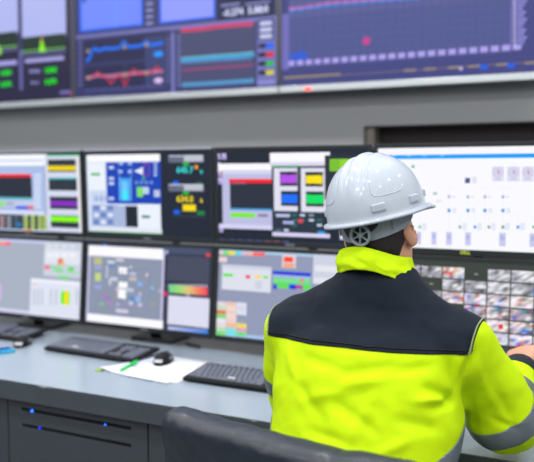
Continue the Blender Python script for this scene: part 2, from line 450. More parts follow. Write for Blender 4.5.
MW, SEAM_X, SEAM_Y, SEAM_Z = .62, -2.1018, 2.4963, EYE-.2579
HU, HL, TU, TL = .3664, .3579, .028, .0807
PWID = .612
def monitor(i, upper, label, paint, logo=None):
    """i: slot index, 0 is the one that ends at the first seam"""
    xa = SEAM_X+(i-1)*MW+.004; tilt = TU if upper else -TL; h = (HU if upper else HL)-.006
    zb = SEAM_Z+.003 if upper else SEAM_Z-.003-h*math.cos(TL)
    yb = SEAM_Y if upper else SEAM_Y-h*math.sin(TL)
    uz = Vector((0, -math.sin(TU), math.cos(TU))) if upper else Vector((0, math.sin(TL), math.cos(TL)))
    ux = Vector((1, 0, 0)); n = ux.cross(uz)          # points to -y
    org = Vector((xa, yb, zb))
    t = empty('computer_monitor', org+ux*(PWID/2)); t.rotation_euler = (TU if upper else -TL, 0, 0)
    tag(t, label, 'monitor', None)
    # local frame: x right, y back (-n), z up the panel
    bez, bt, bb = .013, .014, .019
    m = MB(); d = .0
    hw = PWID/2
    m.span((-hw, -.004, 0), (hw, .004, bb), bev=.0015); m.span((-hw, -.004, h-bt), (hw, .004, h), bev=.0015)
    m.span((-hw, -.004, bb-.001), (-hw+bez, .004, h-bt+.001), bev=.001); m.span((hw-bez, -.004, bb-.001), (hw, .004, h-bt+.001), bev=.001)
    fr = m.build('bezel', M['bezel'], t)
    m = MB(); m.span((-hw, .0042, .0), (hw, .026, h), bev=.003); m.span((-hw+.08, .026, .05), (hw-.08, .046, h-.05), bev=.012); m.build('housing', M['bezel_edge'], t)
    sw, sh = PWID-2*bez, h-bb-bt
    rotm = Matrix.Rotation(TU if upper else -TL, 4, 'X'); W = Matrix.Translation(t.location) @ rotm
    so = W @ Vector((-hw+bez, -.001, bb))
    sc = Screen(so, ux, (rotm @ Vector((0, 0, 1, 0))).xyz if False else (rotm.to_3x3() @ Vector((0, 0, 1))), sw, sh)
    paint(sc)
    sc.build('screen', t, W.inverted())
    if upper and i < 2:
        MB().span((-hw+.004, -.0044, h-.0052), (hw-.004, .0, h+.0004), bev=.001).build('rim', M['rim'], fr)  # pale strip painted in for the highlight along the top edge
    # arm and pole behind, foot on the desk
    px_, pz = 0, h/2
    Wi = W.inverted(); pole = Vector((xa+hw, yb+.13, 0))
    m = MB()
    if upper:
        m.span((-.05, .046, pz-.05), (.05, .052, pz+.05), bev=.002)
        m.tube([(0, .05, pz), (0, .09, pz)], .02, 12)
        m.build('mounting_plate', M['black_plastic'], t)
        m = MB(); a = Wi @ Vector((pole.x, SEAM_Y+.20, DESK_Z+.001)); b = Wi @ Vector((pole.x, SEAM_Y+.20, SEAM_Z+.25)); m.tube([a, b], .018, 14)
        m.tube([b-(b-a)*.08, Vector((0, .085, pz))], .012, 8)
        m.build('mounting_pole', M['chrome'], t)
    else:
        c = Wi @ Vector((xa+hw, SEAM_Y+.03, DESK_Z+.008)); c2 = Wi @ Vector((xa+hw, SEAM_Y+.05, SEAM_Z-.2))
        m.tube([Wi @ Vector((xa+hw, SEAM_Y+.048, DESK_Z+.012)), Wi @ Vector((xa+hw, SEAM_Y+.048, SEAM_Z-.22)), (0, .04, pz)], [.022, .02, .02], 10); m.build('stand_neck', M['black_plastic'], t)
        m = MB(); q = Matrix.Rotation(-(TU if upper else -TL), 3, 'X')
        m.box(Wi @ Vector((xa+hw, SEAM_Y+.085, DESK_Z+.0085)), (.20, .15, .013), rot=q, bev=.005); m.build('stand_base', M['black_plastic'], t)
    if logo:
        me = text_mesh(*logo); lo = link('logo', me, M['logo'], fr); lo.rotation_euler = (PI/2, 0, 0); lo.location = (0, -.0046, bb*.5)
    else:
        m = MB(); m.span((-.018, -.0046, bb*.5-.0035), (.018, -.0042, bb*.5+.0035)); m.build('logo', M['bezel_edge'], fr)
    return t

W_ = (250, 250, 255); DK = (38, 46, 60)
def paint_a_up(s):
    s.quad(0, 0, s.w, s.h, (40, 48, 62))
    s.rect(0, 157, 47, 163, (250, 252, 255)); s.rect(-40, 153, 47, 158, (225, 232, 244)); s.rect(0, 162, 42, 166, (215, 225, 240))
    s.rect(-60, 153, 45, 214, (170, 190, 232)); s.rect(-60, 154, 46, 166, (248, 250, 255)); s.rect(-60, 160, 43, 162, (200, 214, 238))
    s.rect(-50, 172, 31, 177, (185, 196, 232)); s.rect(-50, 174, 31, 178, (246, 26, 40)); s.rect(-50, 177, 32, 197, DK); s.rect(-50, 197, 31.5, 199, (80, 190, 200))
    s.rect(-50, 200, 34, 206, (196, 204, 236)); s.rect(-10, 201.5, 5, 205.5, (140, 230, 80)); s.rect(6, 202, 14, 205, (160, 170, 190)); s.rect(16, 206, 28, 209, (40, 80, 230)); s.rect(28, 206, 34, 209, (240, 70, 80))
    for k in range(9): s.rect(34, 174+k*4, 41, 176+k*4, (225, 232, 250))
    s.rect(-60, 210, 44, 213, (222, 228, 248))
    for c, x in enumerate((0, 7, 14, 21)):
        for k in range(4): s.rect(x, 216+k*4, x+5, 218+k*4, (90, 110, 125) if c else (190, 80, 90)); s.rect(x-14, 217+k*4, x-10, 219+k*4, (170, 180, 190))
    for c, x in enumerate((24, 31, 38, 43)):
        for k in range(4): s.rect(x, 215+k*4, x+4, 218+k*4, (190, 215, 120) if c < 4 else (190, 190, 190))
    s.rect(16, 223, 21, 226, (20, 130, 200)); s.rect(-60, 228, 48, 231, (190, 205, 236)); s.rect(24, 230, 33, 233, (250, 120, 50))
    s.rect(47, 154.5, 81, 157, (60, 200, 120)); s.rect(46, 156, 82, 232, (214, 220, 240)); s.rect(78, 156, 83, 232, (236, 232, 236))
    cols = [((44, 53, 64), (238, 210, 0)), ((44, 53, 64), None), ((44, 53, 64), (140, 40, 200)), ((44, 53, 64), (140, 250, 0))]
    for k, (bg, fg) in enumerate(cols):
        y = 159.5+k*18.6; x = 48+k*1.0
        s.rect(x, y, x+28, y+12.5, bg)
        if k == 0: s.rect(x, y+6.2, x+28, y+11, fg)
        if k == 1: s.rect(x, y-.5, x+28, y+1.2, (60, 180, 190))
        if k == 2: s.rect(x, y+4.5, x+28, y+9, fg)
        if k == 3: s.rect(x, y+1, x+28, y+6.5, fg); s.rect(x, y+.8, x+28, y+1.8, (90, 230, 60))
def paint_b_up(s):
    s.quad(0, 0, s.w, s.h, (28, 36, 52))
    s.rect(87.5, 155, 160, 232, (214, 224, 246)); s.rect(87.5, 154.5, 160, 161.5, (252, 252, 255)); s.rect(88, 163, 105, 190, (236, 242, 252)); s.rect(91, 173, 100, 175.5, (60, 180, 60))
    s.rect(106.5, 162, 161, 204, (16, 66, 184))
    s.rect(119, 178, 131, 201, (60, 160, 240)); s.rect(122, 181, 128, 199, (110, 200, 255)); s.line([(118, 168), (120, 178), (120, 200)], 3, (150, 190, 240)); s.line([(132, 168), (131, 178), (131, 200)], 3, (150, 190, 240)); s.rect(122, 190, 128, 200, (70, 230, 255))
    for y in (166, 177, 182, 197): s.rect(109, y, 114, y+3, (200, 214, 245))
    for x in (119, 128): s.rect(x, 162.5, x+4, 165, (170, 200, 245)); s.rect(x, 170, x+3.5, 173, (170, 200, 245))
    s.poly([s.uv(134, 171), s.uv(143, 175), s.uv(143, 167)], (230, 238, 255))
    s.line([(144, 164), (144, 176), (149, 176), (149, 164), (144, 164)], 3, (170, 60, 130))
    for k in range(4): s.rect(154, 163+k*3.6, 157, 165+k*3.6, (200, 214, 245)); s.rect(135+k*5, 181, 138+k*5, 184, (120, 150, 220))
    s.rect(137, 187, 143, 197, (130, 225, 100)); s.rect(143, 187, 149, 194, (190, 215, 235)); s.rect(154, 190, 160, 197, (190, 200, 230)); s.rect(142, 177, 145, 180, (70, 180, 160))
    s.rect(91, 192, 106, 203, (200, 214, 240))
    for r_ in range(2):
        for k in range(3): s.rect(95+k*7, 206+r_*10, 99+k*7, 212+r_*10, (120, 150, 205) if r_ == 0 else (90, 120, 190))
    for k in range(3): s.rect(95+k*5, 196, 98+k*5, 201, (150, 170, 220))
    s.rect(92, 205, 118, 226, (150, 170, 215)); 
    for r_ in range(3):
        for k in range(3): s.rect(94+k*7, 206+r_*7, 99+k*7, 210+r_*7, (224, 232, 250) if (r_+k) % 2 else (95, 125, 190))
    s.rect(114, 206, 126, 227, (170, 184, 222)); s.rect(126, 206, 138, 227, (28, 36, 48)); s.rect(138, 204, 161, 229, (236, 242, 252)); s.rect(142, 215.5, 150, 218, (20, 110, 120)); s.rect(92, 228, 162, 232, (226, 230, 244))
    s.rect(87.5, 232, 163, 233, (90, 170, 90))
    for y, txt, c in ((155, '645.7', (60, 225, 225)), (184, '634.0', (250, 225, 0))):
        s.rect(168.5, y, 204, y+7.5, (100, 108, 128)); s.rect(184, y+.5, 203, y+6.5, (190, 194, 206)); s.rect(169, y+.2, 203, y+1.4, (200, 206, 220))
        s.rect(183, y+7.6, 189, y+10.5, (20, 190, 50))
        s.text(txt, 185, y+15.2, 34, c, .0008); s.text('%', 201.5, y+17, 20, c, .0004)
    s.rect(195, 165, 198, 169, (250, 160, 30)); s.rect(173, 181, 179, 184, (10, 100, 240)); s.rect(196, 182, 202, 184, (30, 110, 60))
    s.rect(183, 204.5, 196, 211, (246, 220, 0)); s.rect(174, 210, 180, 214, (10, 100, 240)); s.rect(197, 211, 205, 215, (30, 130, 60)); s.rect(172, 216, 206, 216.8, (60, 72, 92))
def paint_c_up(s):
    s.quad(0, 0, s.w, s.h, (26, 35, 50))
    for k, (x, y) in enumerate(((218, 156.5), (224, 156.5), (218, 165), (219, 174), (220, 181), (221, 229))): s.rc(x, y, 18, 22, (205, 190, 245) if k != 3 else (226, 190, 220)); s.rc(x, y+1, 8, 9, (110, 110, 200))
    s.rect(216.5, 163.5, 273, 171, (250, 250, 255)); s.rect(222.5, 170.5, 273, 226, (190, 190, 228)); s.rect(219, 224.5, 273, 229, (214, 212, 244)); s.rect(222, 170, 273, 174, (214, 214, 240))
    s.rect(230, 179.5, 272, 209, DK); s.rect(229, 179, 272, 183, (250, 24, 34)); s.rect(232, 182, 246, 184, (170, 90, 110)); s.rect(230, 208.5, 272, 210.5, (60, 160, 220)); s.rect(230.5, 213, 255, 217.5, (120, 236, 40)); s.rect(258, 214, 268, 217, (130, 134, 160))
    s.rect(270, 152.5, 330, 165, (250, 249, 255)); s.rect(270, 162, 326, 166, (220, 216, 240)); s.rect(272, 166, 328, 236, (38, 50, 66)); s.rect(274, 168, 297.5, 211, (224, 224, 240)); s.rect(301, 168, 328, 212, (224, 224, 240)); s.rect(272, 165.5, 300, 167, (70, 180, 120))
    for x0, y0, x1, y1, c in ((280, 171.5, 297, 186, (180, 80, 230)), (281, 191, 298, 206, (20, 110, 250)), (305.5, 172, 323, 186.5, (250, 226, 0)), (306, 191.5, 324, 206.5, (0, 224, 100))):
        s.rect(x0, y0, x1, y1, (26, 34, 44)); s.rect(x0+.5, y0+3.5, x1-.5, y1-3, c)
        for k in range(8): x = x0+1+(x1-x0-2)*k/8; s.rect(x, y0+2+random.random()*2, x+1, y1-2-random.random()*2, c)
    for k in range(16):
        x = random.choice((276, 284, 292, 300, 309, 317)); y = random.choice((214, 219, 224, 229)); s.rect(x, y, x+5, y+2.4, random.choice(((200, 210, 235), (90, 110, 130), (30, 110, 110), (140, 150, 170))))
    s.rect(298, 219, 303, 223, (220, 70, 80)); s.rect(276, 214, 290, 217, (190, 196, 236)); s.rect(283, 221, 294, 224, (170, 176, 226)); s.rect(318, 231, 325, 235, (20, 150, 230))
    s.rect(272.5, 233, 330, 237, (214, 210, 240))
    for k in range(8): s.rect(220+k*9, 239+k*.35, 226+k*9, 242+k*.35, (120, 120, 200) if k not in (5, 6) else (200, 110, 130))
    # green lit window near the top right
    s.rect(325, 155, 372, 200, (40, 46, 60)); s.rect(330, 159, 352, 171, (140, 214, 30)); s.rect(331, 160, 340, 170, (120, 190, 40))
    s.rect(340, 175, 368, 240, (220, 224, 240))
def paint_d_up(s):
    s.quad(0, 0, s.w, s.h, (249, 249, 255))
    s.rect(380, 149, 640, 153, (250, 245, 255)); s.rect(380, 153.6, 640, 158, (0, 160, 252))
    for x in (392, 407, 422, 440): s.rect(x, 155, x+4, 156.5, (120, 200, 255))
    for x, y, c in ((404, 167, (90, 180, 170)), (413, 166.5, (80, 190, 150))): s.rc(x, y, 10, 10, c)
    s.rc(415.5, 183, 16, 10, (70, 80, 120)); s.rc(467.5, 180.5, 16, 17, (72, 86, 140)); s.rc(474.5, 180, 14, 22, (226, 226, 240))
    for x0, x1 in ((492, 504), (507, 520), (522, 534), (538, 550)):
        s.rect(x0, 166.5, x1, 181.5, (226, 224, 244)); cx = (x0+x1)/2
        u, v = s.uv(cx, 172.5); s.poly([(u+.018*math.cos(a*PI/8), v+.018*math.sin(a*PI/8)) for a in range(16)], (212, 210, 234)); s.line([(cx, 170), (cx+1, 174)], 3, (190, 110, 150)); s.rect(x0+3, 178.5, x1-3, 180, (200, 200, 225))
    for x in (449, 468, 485, 503): s.line([(x, 186), (x, 235)], 1.1, (232, 234, 246)); s.rc(x, 196.8, 8, 10, (170, 176, 230)); s.rc(x+4.5, 197, 12, 5, (222, 224, 240)); s.rc(x, 210.5, 10, 11, (90, 160, 220)); s.rc(x+5.5, 210.5, 12, 16, (228, 230, 244))
    for x in (434, 436): s.rc(x, 193.5, 6, 8, (150, 190, 190)); s.rc(x+4, 201, 12, 8, (230, 230, 244))
    for x, c in ((460, (130, 180, 160)), (475, (90, 160, 225)), (489, (120, 180, 150)), (503, (120, 170, 140)), (518, (80, 160, 230)), (534, (120, 190, 160)), (420, (140, 190, 170))): s.rc(x, 227, 9, 10, c); s.rc(x+4.5, 226.5, 14, 24, (230, 232, 246)); s.line([(x, 215), (x, 226)], 1, (225, 228, 244))
    for x, w in ((419, 14), (434, 16), (449, 18), (468, 18), (502.5, 20), (533, 20), (560, 20)): s.rc(x, 238.5+(x-450)*.02, w, 42, (200, 202, 236)); s.rc(x, 237+(x-450)*.02, w*.7, 14, (180, 184, 232))
    for k in range(9): s.line([(424+k*6, 165), (424+k*6, 180)], .8, (236, 238, 248))
    s.line([(432, 188), (560, 189)], .8, (234, 236, 248)); s.line([(445, 214), (560, 216)], .8, (234, 236, 248))
def paint_a_low(s):
    s.quad(0, 0, s.w, s.h, (168, 178, 194)); s.quad(0, s.h-.012, s.w, s.h, (200, 206, 246)); s.quad(0, 0, s.w, .016, (214, 214, 244))
    s.rect(-30, 241, 11, 244.5, (250, 100, 130)); s.rect(0, 241.5, 5, 244, (250, 170, 120)); s.rc(-2, 292, 40, 70, (212, 180, 240))
    s.rect(44, 242, 82, 277, (205, 210, 226)); s.rect(45, 250, 80, 264, (226, 230, 240)); s.rect(58, 258.5, 63, 265, (240, 110, 90)); s.rect(60, 262, 65, 265, (220, 200, 80)); s.rect(44.5, 265.5, 50, 269, (240, 110, 120))
    for x in (47, 54, 62, 70): s.rect(x, 245, x+5, 248, (222, 228, 240)); s.rect(x, 253, x+5, 257, (240, 242, 250))
    s.rect(51, 266.5, 62, 269, (120, 225, 130)); s.rect(54, 270, 64, 272.5, (120, 225, 130)); s.rect(68, 267, 74, 271, (90, 220, 80)); s.rect(66, 272, 80, 273.5, (140, 225, 150)); s.rect(59, 276, 69, 279, (110, 225, 120))
    s.rect(30, 280, 82, 326, (224, 228, 244)); s.rect(31, 280.5, 82, 283.5, (240, 242, 252)); s.rect(33, 283.5, 36, 285, (240, 190, 120))
    for x in (33, 37, 41, 50, 55, 76): s.rect(x, 289, x+2.5, 305, (200, 206, 224))
    for y in (307, 312, 317): s.rect(32, y, 80, y+.5, (206, 212, 230))
    s.rect(61, 291, 70, 304.5, (110, 240, 20)); s.rect(64.5, 291, 68.5, 305, (250, 226, 10))
def paint_b_low(s):
    s.quad(0, 0, s.w, s.h, (52, 60, 82)); s.rect(84, 240.5, 215, 246, (120, 130, 160)); s.rect(103, 243, 107, 246, (70, 130, 230))
    s.rect(86, 247, 163.5, 329, (206, 200, 234)); s.rect(87, 247, 163, 258, (252, 251, 255)); s.rect(89, 257.5, 161.5, 320, (140, 150, 172)); s.rect(87, 317, 163, 329, (252, 251, 255))
    for x, y, w, h, c in ((98, 261, 40, 30, (190, 190, 140)), (98, 267.5, 36, 12, (160, 170, 230)), (98, 277, 30, 34, (200, 215, 130)), (98, 287, 36, 14, (160, 165, 230)), (107, 272, 8, 50, (200, 205, 225)), (110, 282, 12, 26, (200, 205, 225)), (114, 279, 36, 14, (205, 210, 228)), (111, 262, 36, 12, (205, 214, 228)), (120, 260, 38, 10, (216, 214, 228)), (112, 266, 30, 10, (80, 140, 205)), (123, 270.5, 42, 26, (252, 252, 255)), (123, 285, 44, 24, (252, 252, 255)), (122, 294, 38, 40, (252, 252, 255)), (133, 274, 30, 14, (190, 192, 214)), (133, 279, 36, 14, (196, 190, 190)), (140, 284, 26, 18, (140, 175, 235)), (130, 290, 36, 16, (190, 200, 220)), (140, 294, 14, 12, (190, 196, 218)), (138, 299, 28, 22, (150, 180, 236)), (132, 300, 30, 24, (90, 140, 190)), (119, 299, 50, 6, (90, 140, 190)), (116, 296, 6, 40, (190, 150, 130)), (147, 275, 12, 14, (210, 200, 210)), (152, 288, 18, 12, (130, 190, 225)), (160, 291, 8, 8, (215, 215, 235)), (104, 295, 22, 8, (180, 120, 190)), (108, 298, 26, 8, (160, 110, 190)), (102, 304, 22, 10, (130, 200, 140)), (110, 304, 14, 9, (190, 130, 200)), (122, 311, 60, 14, (214, 206, 232)), (131, 303, 20, 16, (200, 200, 226)), (140, 305, 18, 16, (200, 200, 226)), (152, 304, 12, 9, (140, 180, 120)), (155, 304.5, 8, 8, (220, 120, 120)), (117, 289, 8, 14, (210, 205, 230)), (131, 267, 14, 8, (205, 210, 225)), (118, 304, 12, 14, (190, 190, 220))): s.rc(x, y, w, h, c)
    s.line([(113, 302), (150, 309)], 3, (170, 130, 190)); s.line([(117, 272), (150, 268), (150, 300)], 2, (120, 130, 170)); s.line([(102, 295), (110, 303)], 5, (190, 110, 200))
    for k in range(6): s.rect(89+k*12, 330+k*1.0, 93+k*12, 332+k*1.0, (220, 140, 110) if k % 2 == 0 else (180, 150, 220))
    s.rect(164, 244, 213, 248, (214, 205, 244)); s.rect(164, 248, 210, 254, (70, 80, 110)); s.rect(206, 253.5, 210.5, 256.5, (236, 60, 40))
    s.rect(165, 250, 168, 254, (170, 180, 210)); s.rect(168, 257, 209, 282, (70, 74, 96))
    for k in range(13): s.poly([s.uv(168+k*3.1, 287), s.uv(169.5+k*3.1, 287), s.uv(171+k*3.1, 284), s.uv(169.5+k*3.1, 284)], (190, 194, 214)); s.poly([s.uv(168+k*3.1, 329+k*.2), s.uv(169.5+k*3.1, 329+k*.2), s.uv(171+k*3.1, 326+k*.2), s.uv(169.5+k*3.1, 326+k*.2)], (170, 178, 200))
    gr = [(110, 210, 140), (150, 220, 120), (220, 200, 120), (245, 130, 100), (240, 60, 90)]
    u0, v0 = s.uv(169, 291.5); u1, v1 = s.uv(208, 287.5)
    for k in range(4): a = u0+(u1-u0)*k/4; b = u0+(u1-u0)*(k+1)/4; s.poly([(a, v0-.004), (b, v0-.004), (b, v1), (a, v1)], None, [gr[k], gr[k+1], gr[k+1], gr[k]])
    s.rect(163, 292, 167, 295.5, (250, 50, 110)); s.rect(168, 297, 209.5, 326, (222, 222, 242)); 
    for k in range(9): s.rect(170+k*4.4, 298, 170.4+k*4.4, 325, (210, 212, 234))
    u0, v0 = s.uv(168, 333); u1, v1 = s.uv(208, 330.5)
    s.poly([(u0, v0), (u1, v0), (u1, v1), (u0, v1)], None, [(190, 190, 235), (10, 130, 240), (10, 130, 240), (190, 210, 245)]); s.rect(194, 335, 208, 338, (150, 120, 190))
    s.rect(166, 282, 210, 283.2, (30, 36, 52)); s.rect(186, 294.5, 190, 296, (180, 180, 220))
def paint_c_low(s):
    s.quad(0, 0, s.w, s.h, (146, 154, 182)); s.quad(0, s.h-.01, s.w, s.h, (170, 205, 230)); s.quad(0, 0, s.w, .012, (170, 200, 240))
    for k, c in enumerate(((232, 200, 214), (130, 225, 110), (245, 225, 60), (90, 220, 230), (210, 190, 220), (240, 180, 170), (250, 110, 110), (250, 100, 110))): s.rect(217+k*6, 250.5+k*.25, 223+k*6, 254.5+k*.25, c)
    s.rect(217, 257, 227, 262, (238, 212, 208)); s.rect(282, 254.5, 296, 268, (225, 205, 218)); s.rect(284, 257, 293, 262, (250, 70, 20)); s.rect(283.5, 263.5, 294, 267.5, (245, 165, 120))
    s.rect(222, 266, 271, 291, (222, 224, 236)); s.rect(222, 265.5, 271, 269, (205, 210, 228)); s.rect(223, 273.5, 233, 276.5, (90, 230, 80)); s.rect(246, 275, 250, 278.5, (236, 50, 60)); s.rect(255, 275.5, 261, 278.5, (250, 220, 80)); s.rect(263, 276, 268, 278.5, (110, 230, 90)); s.rect(255, 281, 262, 289, (206, 210, 226))
    s.rect(273, 271, 311, 289, (130, 205, 170)); s.rect(273, 271.5, 311, 275.5, (60, 60, 220)); s.rect(273, 276, 311, 278, (170, 180, 240)); s.rect(273, 283.5, 311, 288.5, (90, 225, 80)); s.rect(273, 284, 277, 289, (60, 60, 230)); s.rect(289, 284.5, 296, 289, (20, 40, 240)); s.rect(296, 285, 303, 289, (190, 60, 160))
    for k in range(7): s.rect(275+k*5, 279.3, 278.5+k*5, 282, (110, 240, 100) if k != 5 else (250, 130, 80))
    s.rect(313, 255, 347, 285, (206, 210, 228)); s.rect(315, 266, 345, 272, (228, 230, 240)); s.rect(314, 278, 345, 284, (226, 226, 238))
    cols = [[(230, 215, 225), (240, 205, 190), (220, 222, 240)], [(200, 230, 200), (240, 216, 204), (222, 222, 240)], [(230, 120, 100), (240, 214, 204), (220, 222, 238)], [(130, 226, 130), (240, 214, 204), (150, 158, 184)], [(236, 226, 236), (240, 214, 210), (150, 158, 184)], [(232, 224, 234), (244, 184, 150), (246, 226, 90)], [(190, 220, 190), (150, 225, 225), (226, 160, 190)], [(130, 226, 130), (110, 224, 236), (110, 230, 140)], [(224, 218, 238), (200, 220, 244), (170, 190, 235)]]
    for r_, row in enumerate(cols):
        for k, c in enumerate(row):
            x = 216+k*10.3; y = 301.5+r_*4.2+k*.5; s.rect(x, y, x+10, y+4.4, c)
            if (r_+k) % 2: s.rect(x+1, y+1.5, x+8, y+2.3, tuple(int(v*.86) for v in c))
def paint_d_low(s):
    s.quad(0, 0, s.w, s.h, (58, 66, 60)); s.quad(0, 0, s.w, .055, (62, 66, 84))
    rr = random.Random(9)
    grid = [[1, 1, 1, 1, 0, 1, 1, 1], [1, 1, 0, 1, 1, 1, 1, 1], [1, 0, 0, 1, 1, 1, 1, 1], [1, 1, 1, 1, 1, 1, 1, 1], [1, 1, 1, 0, 1, 1, 1, 1], [0, 1, 0, 0, 1, 1, 1, 1], [0, 1, 0, 0, 1, 1, 1, 1]]
    ncol, nrow = 8, 6
    u0, u1 = .006, s.w-.006; v1 = s.h-.018; v0 = .062
    off = {4: 1, 9: 1, 10: 1, 11: 0, 28: 1}
    tw = (u1-u0)/ncol; th = (v1-v0)/nrow
    for r_ in range(nrow):
        for c in range(ncol):
            a = u0+c*tw; b = v1-(r_+1)*th
            if (r_, c) in ((0, 4), (1, 1), (1, 2), (3, 3), (2, 0), (4, 0)): s.quad(a+tw*.42, b+th*.45, a+tw*.6, b+th*.55, (150, 156, 150)); continue
            grey = (r_ < 2 and c != 7 and (r_, c) not in ((0, 1), (0, 3))) or (r_ == 2 and c < 3)
            nx_, ny_ = 5, 4
            P = [[None]*(nx_+1) for _ in range(ny_+1)]
            base = rr.choice((165, 185, 205)); tint = rr.choice(((0, 0, 14), (12, 0, 6), (0, 6, 4)))
            for j in range(ny_+1):
                for i in range(nx_+1):
                    g = max(20, min(255, int(rr.gauss(base, 50))))
                    q = (g, g, min(255, g+8)) if grey else tuple(max(0, min(255, g+tint[k]+rr.randint(-14, 14))) for k in range(3))
                    if not grey and rr.random() < .13: q = rr.choice(((220, 70, 70), (30, 90, 220), (60, 150, 160), (230, 170, 150), (40, 110, 230), (200, 120, 90)))
                    P[j][i] = q
            for j in range(ny_):
                for i in range(nx_):
                    x = a+.002+(tw-.004)*i/nx_; X = a+.002+(tw-.004)*(i+1)/nx_; y = b+.002+(th-.004)*j/ny_; Y = b+.002+(th-.004)*(j+1)/ny_
                    s.poly([(x, y), (X, y), (X, Y), (x, Y)], None, [P[j][i], P[j][i+1], P[j+1][i+1], P[j+1][i]]); s.k -= 1
            s.quad(a+.003, b+th-.009, a+tw*.3, b+th-.004, (225, 215, 235))
    s.quad(u0+tw*6.95, v1-th*2+.004, u1, v1-th*2+.02, (10, 120, 230)); s.quad(u0+tw*1.2, v1-th*.75, u0+tw*1.7, v1-th*.5, (60, 130, 240)); s.quad(u0+tw*4.02, v1-th*4, u0+tw*4.2, v1-th*3.3, (20, 80, 230)); s.quad(u0+tw*5.55, v1-th*4.7, u0+tw*5.75, v1-th*4.35, (235, 50, 70)); s.quad(u0+tw*4.75, v1-th*4.8, u0+tw*4.95, v1-th*4.3, (20, 120, 220))
L = {
 (0, 1): 'top-row monitor at the left photo edge, showing strips with yellow, purple and green bands',
 (1, 1): 'top-row black monitor showing a blue schematic beside cyan and yellow number readouts',
 (2, 1): 'top-row black monitor left of the hard hat, showing purple, yellow, blue and green tiles',
 (3, 1): 'top-row monitor right of the hard hat, white diagram under a blue bar',
 (0, 0): 'bottom-row monitor at the left photo edge, grey page with green and yellow cell',
 (1, 0): 'bottom-row monitor showing a grey flow diagram beside a rainbow bar and pale chart',
 (2, 0): 'bottom-row monitor left of the person, showing coloured table cells on blue-grey',
 (3, 0): 'bottom-row monitor right of the person, showing a grid of security camera pictures'}
P = {(0, 1): paint_a_up, (1, 1): paint_b_up, (2, 1): paint_c_up, (3, 1): paint_d_up, (0, 0): paint_a_low, (1, 0): paint_b_low, (2, 0): paint_c_low, (3, 0): paint_d_low}
for (i, u), lab in L.items():
    t = monitor(i, bool(u), lab, P[(i, u)], ('DELL', .0145, .0003, .0009) if (i, u) == (3, 1) else None)
    t['group'] = 'monitors on the control desk'

# ------------------------------------------------------------------ video wall
TVW, TVH, TV_Y, TV_X, TV_Z = 1.22, .70, 3.262, -2.8146, EYE+.3832
def big_display(i, label, paint):
    xa = TV_X+(i-1)*TVW; t = empty('large_wall_display', (xa+TVW/2, TV_Y, TV_Z)); tag(t, label, 'video display', 'large displays of the video wall')
    hw = TVW/2-.003; e = .030
    fr = MB().span((-hw, 0, 0), (hw, .03, e), bev=.003).build('frame_rail', M['silver'], t)
    MB().span((-hw, 0, TVH-.02), (hw, .03, TVH), bev=.003).build('frame_rail', M['silver'], t)
    for a, b in ((-hw, -hw+.010), (hw-.010, hw)): MB().span((a, .0, e-.001), (b, .03, TVH-.019), bev=.002).build('side_trim', M['tv_side'], t)
    m = MB(); m.span((-hw+.01, .012, e-.002), (hw-.01, .03, TVH-.018)); m.span((-hw+.02, .029, .02), (hw-.02, WALL_Y-TV_Y-.002, TVH-.02), bev=.01); m.build('housing', M['bezel'], t)
    sc = Screen((xa+.003+.010, TV_Y+.010, TV_Z+e), (1, 0, 0), (0, 0, 1), TVW-.026, TVH-.02-e)
    paint(sc); sc.build('screen', t, Matrix.Translation(-t.location))
    return t, fr
def tv_a(s):
    s.quad(0, 0, s.w, s.h, (38, 36, 66))
    for x0, x1 in ((-60, 17.5), (21.5, 65.5)):
        s.rect(x0, -40, x1, 38, (176, 184, 240)); s.rect(x0, 35.5, x1, 49, (32, 52, 44)); s.rect(x0, 49, x1, 50.3, (120, 200, 90)); s.rect(x0, 52, x1, 54, (100, 104, 150))
    s.poly([s.uv(39, 52), s.uv(46, 51.5), s.uv(43, 42), s.uv(41.8, 36), s.uv(40.5, 42)], (140, 240, 30)); s.poly([s.uv(41, 42), s.uv(43, 42), s.uv(41.8, 35)], (220, 160, 60)); s.poly([s.uv(-3, 54), s.uv(2, 54), s.uv(-1, 44)], (150, 240, 30))
    s.rect(18, -40, 21, 55, (60, 60, 110)); s.rect(19.5, 50, 22.5, 90, (104, 104, 170))
    s.rect(25, 57.5, 64, 61.5, (166, 162, 226)); s.rect(-30, 62, 17, 66.5, (166, 162, 226))
    for y, a, b in ((70, '0.850', 'Stability'), (81.5, '0.870', 'Error')):
        s.rect(44, y-3, 58, y+3.4, (6, 60, 24)); s.text(a, 51, y+.3, 36, (20, 240, 30), .0016); s.text(b, 35, y+1, 26, (150, 150, 214), .001); s.text(a, 6, y+3, 36, (20, 240, 30), .0016)
    s.rect(60, 90.5, 71, 94, (110, 108, 180)); s.rect(69, 93, 72, 95, (190, 50, 80))
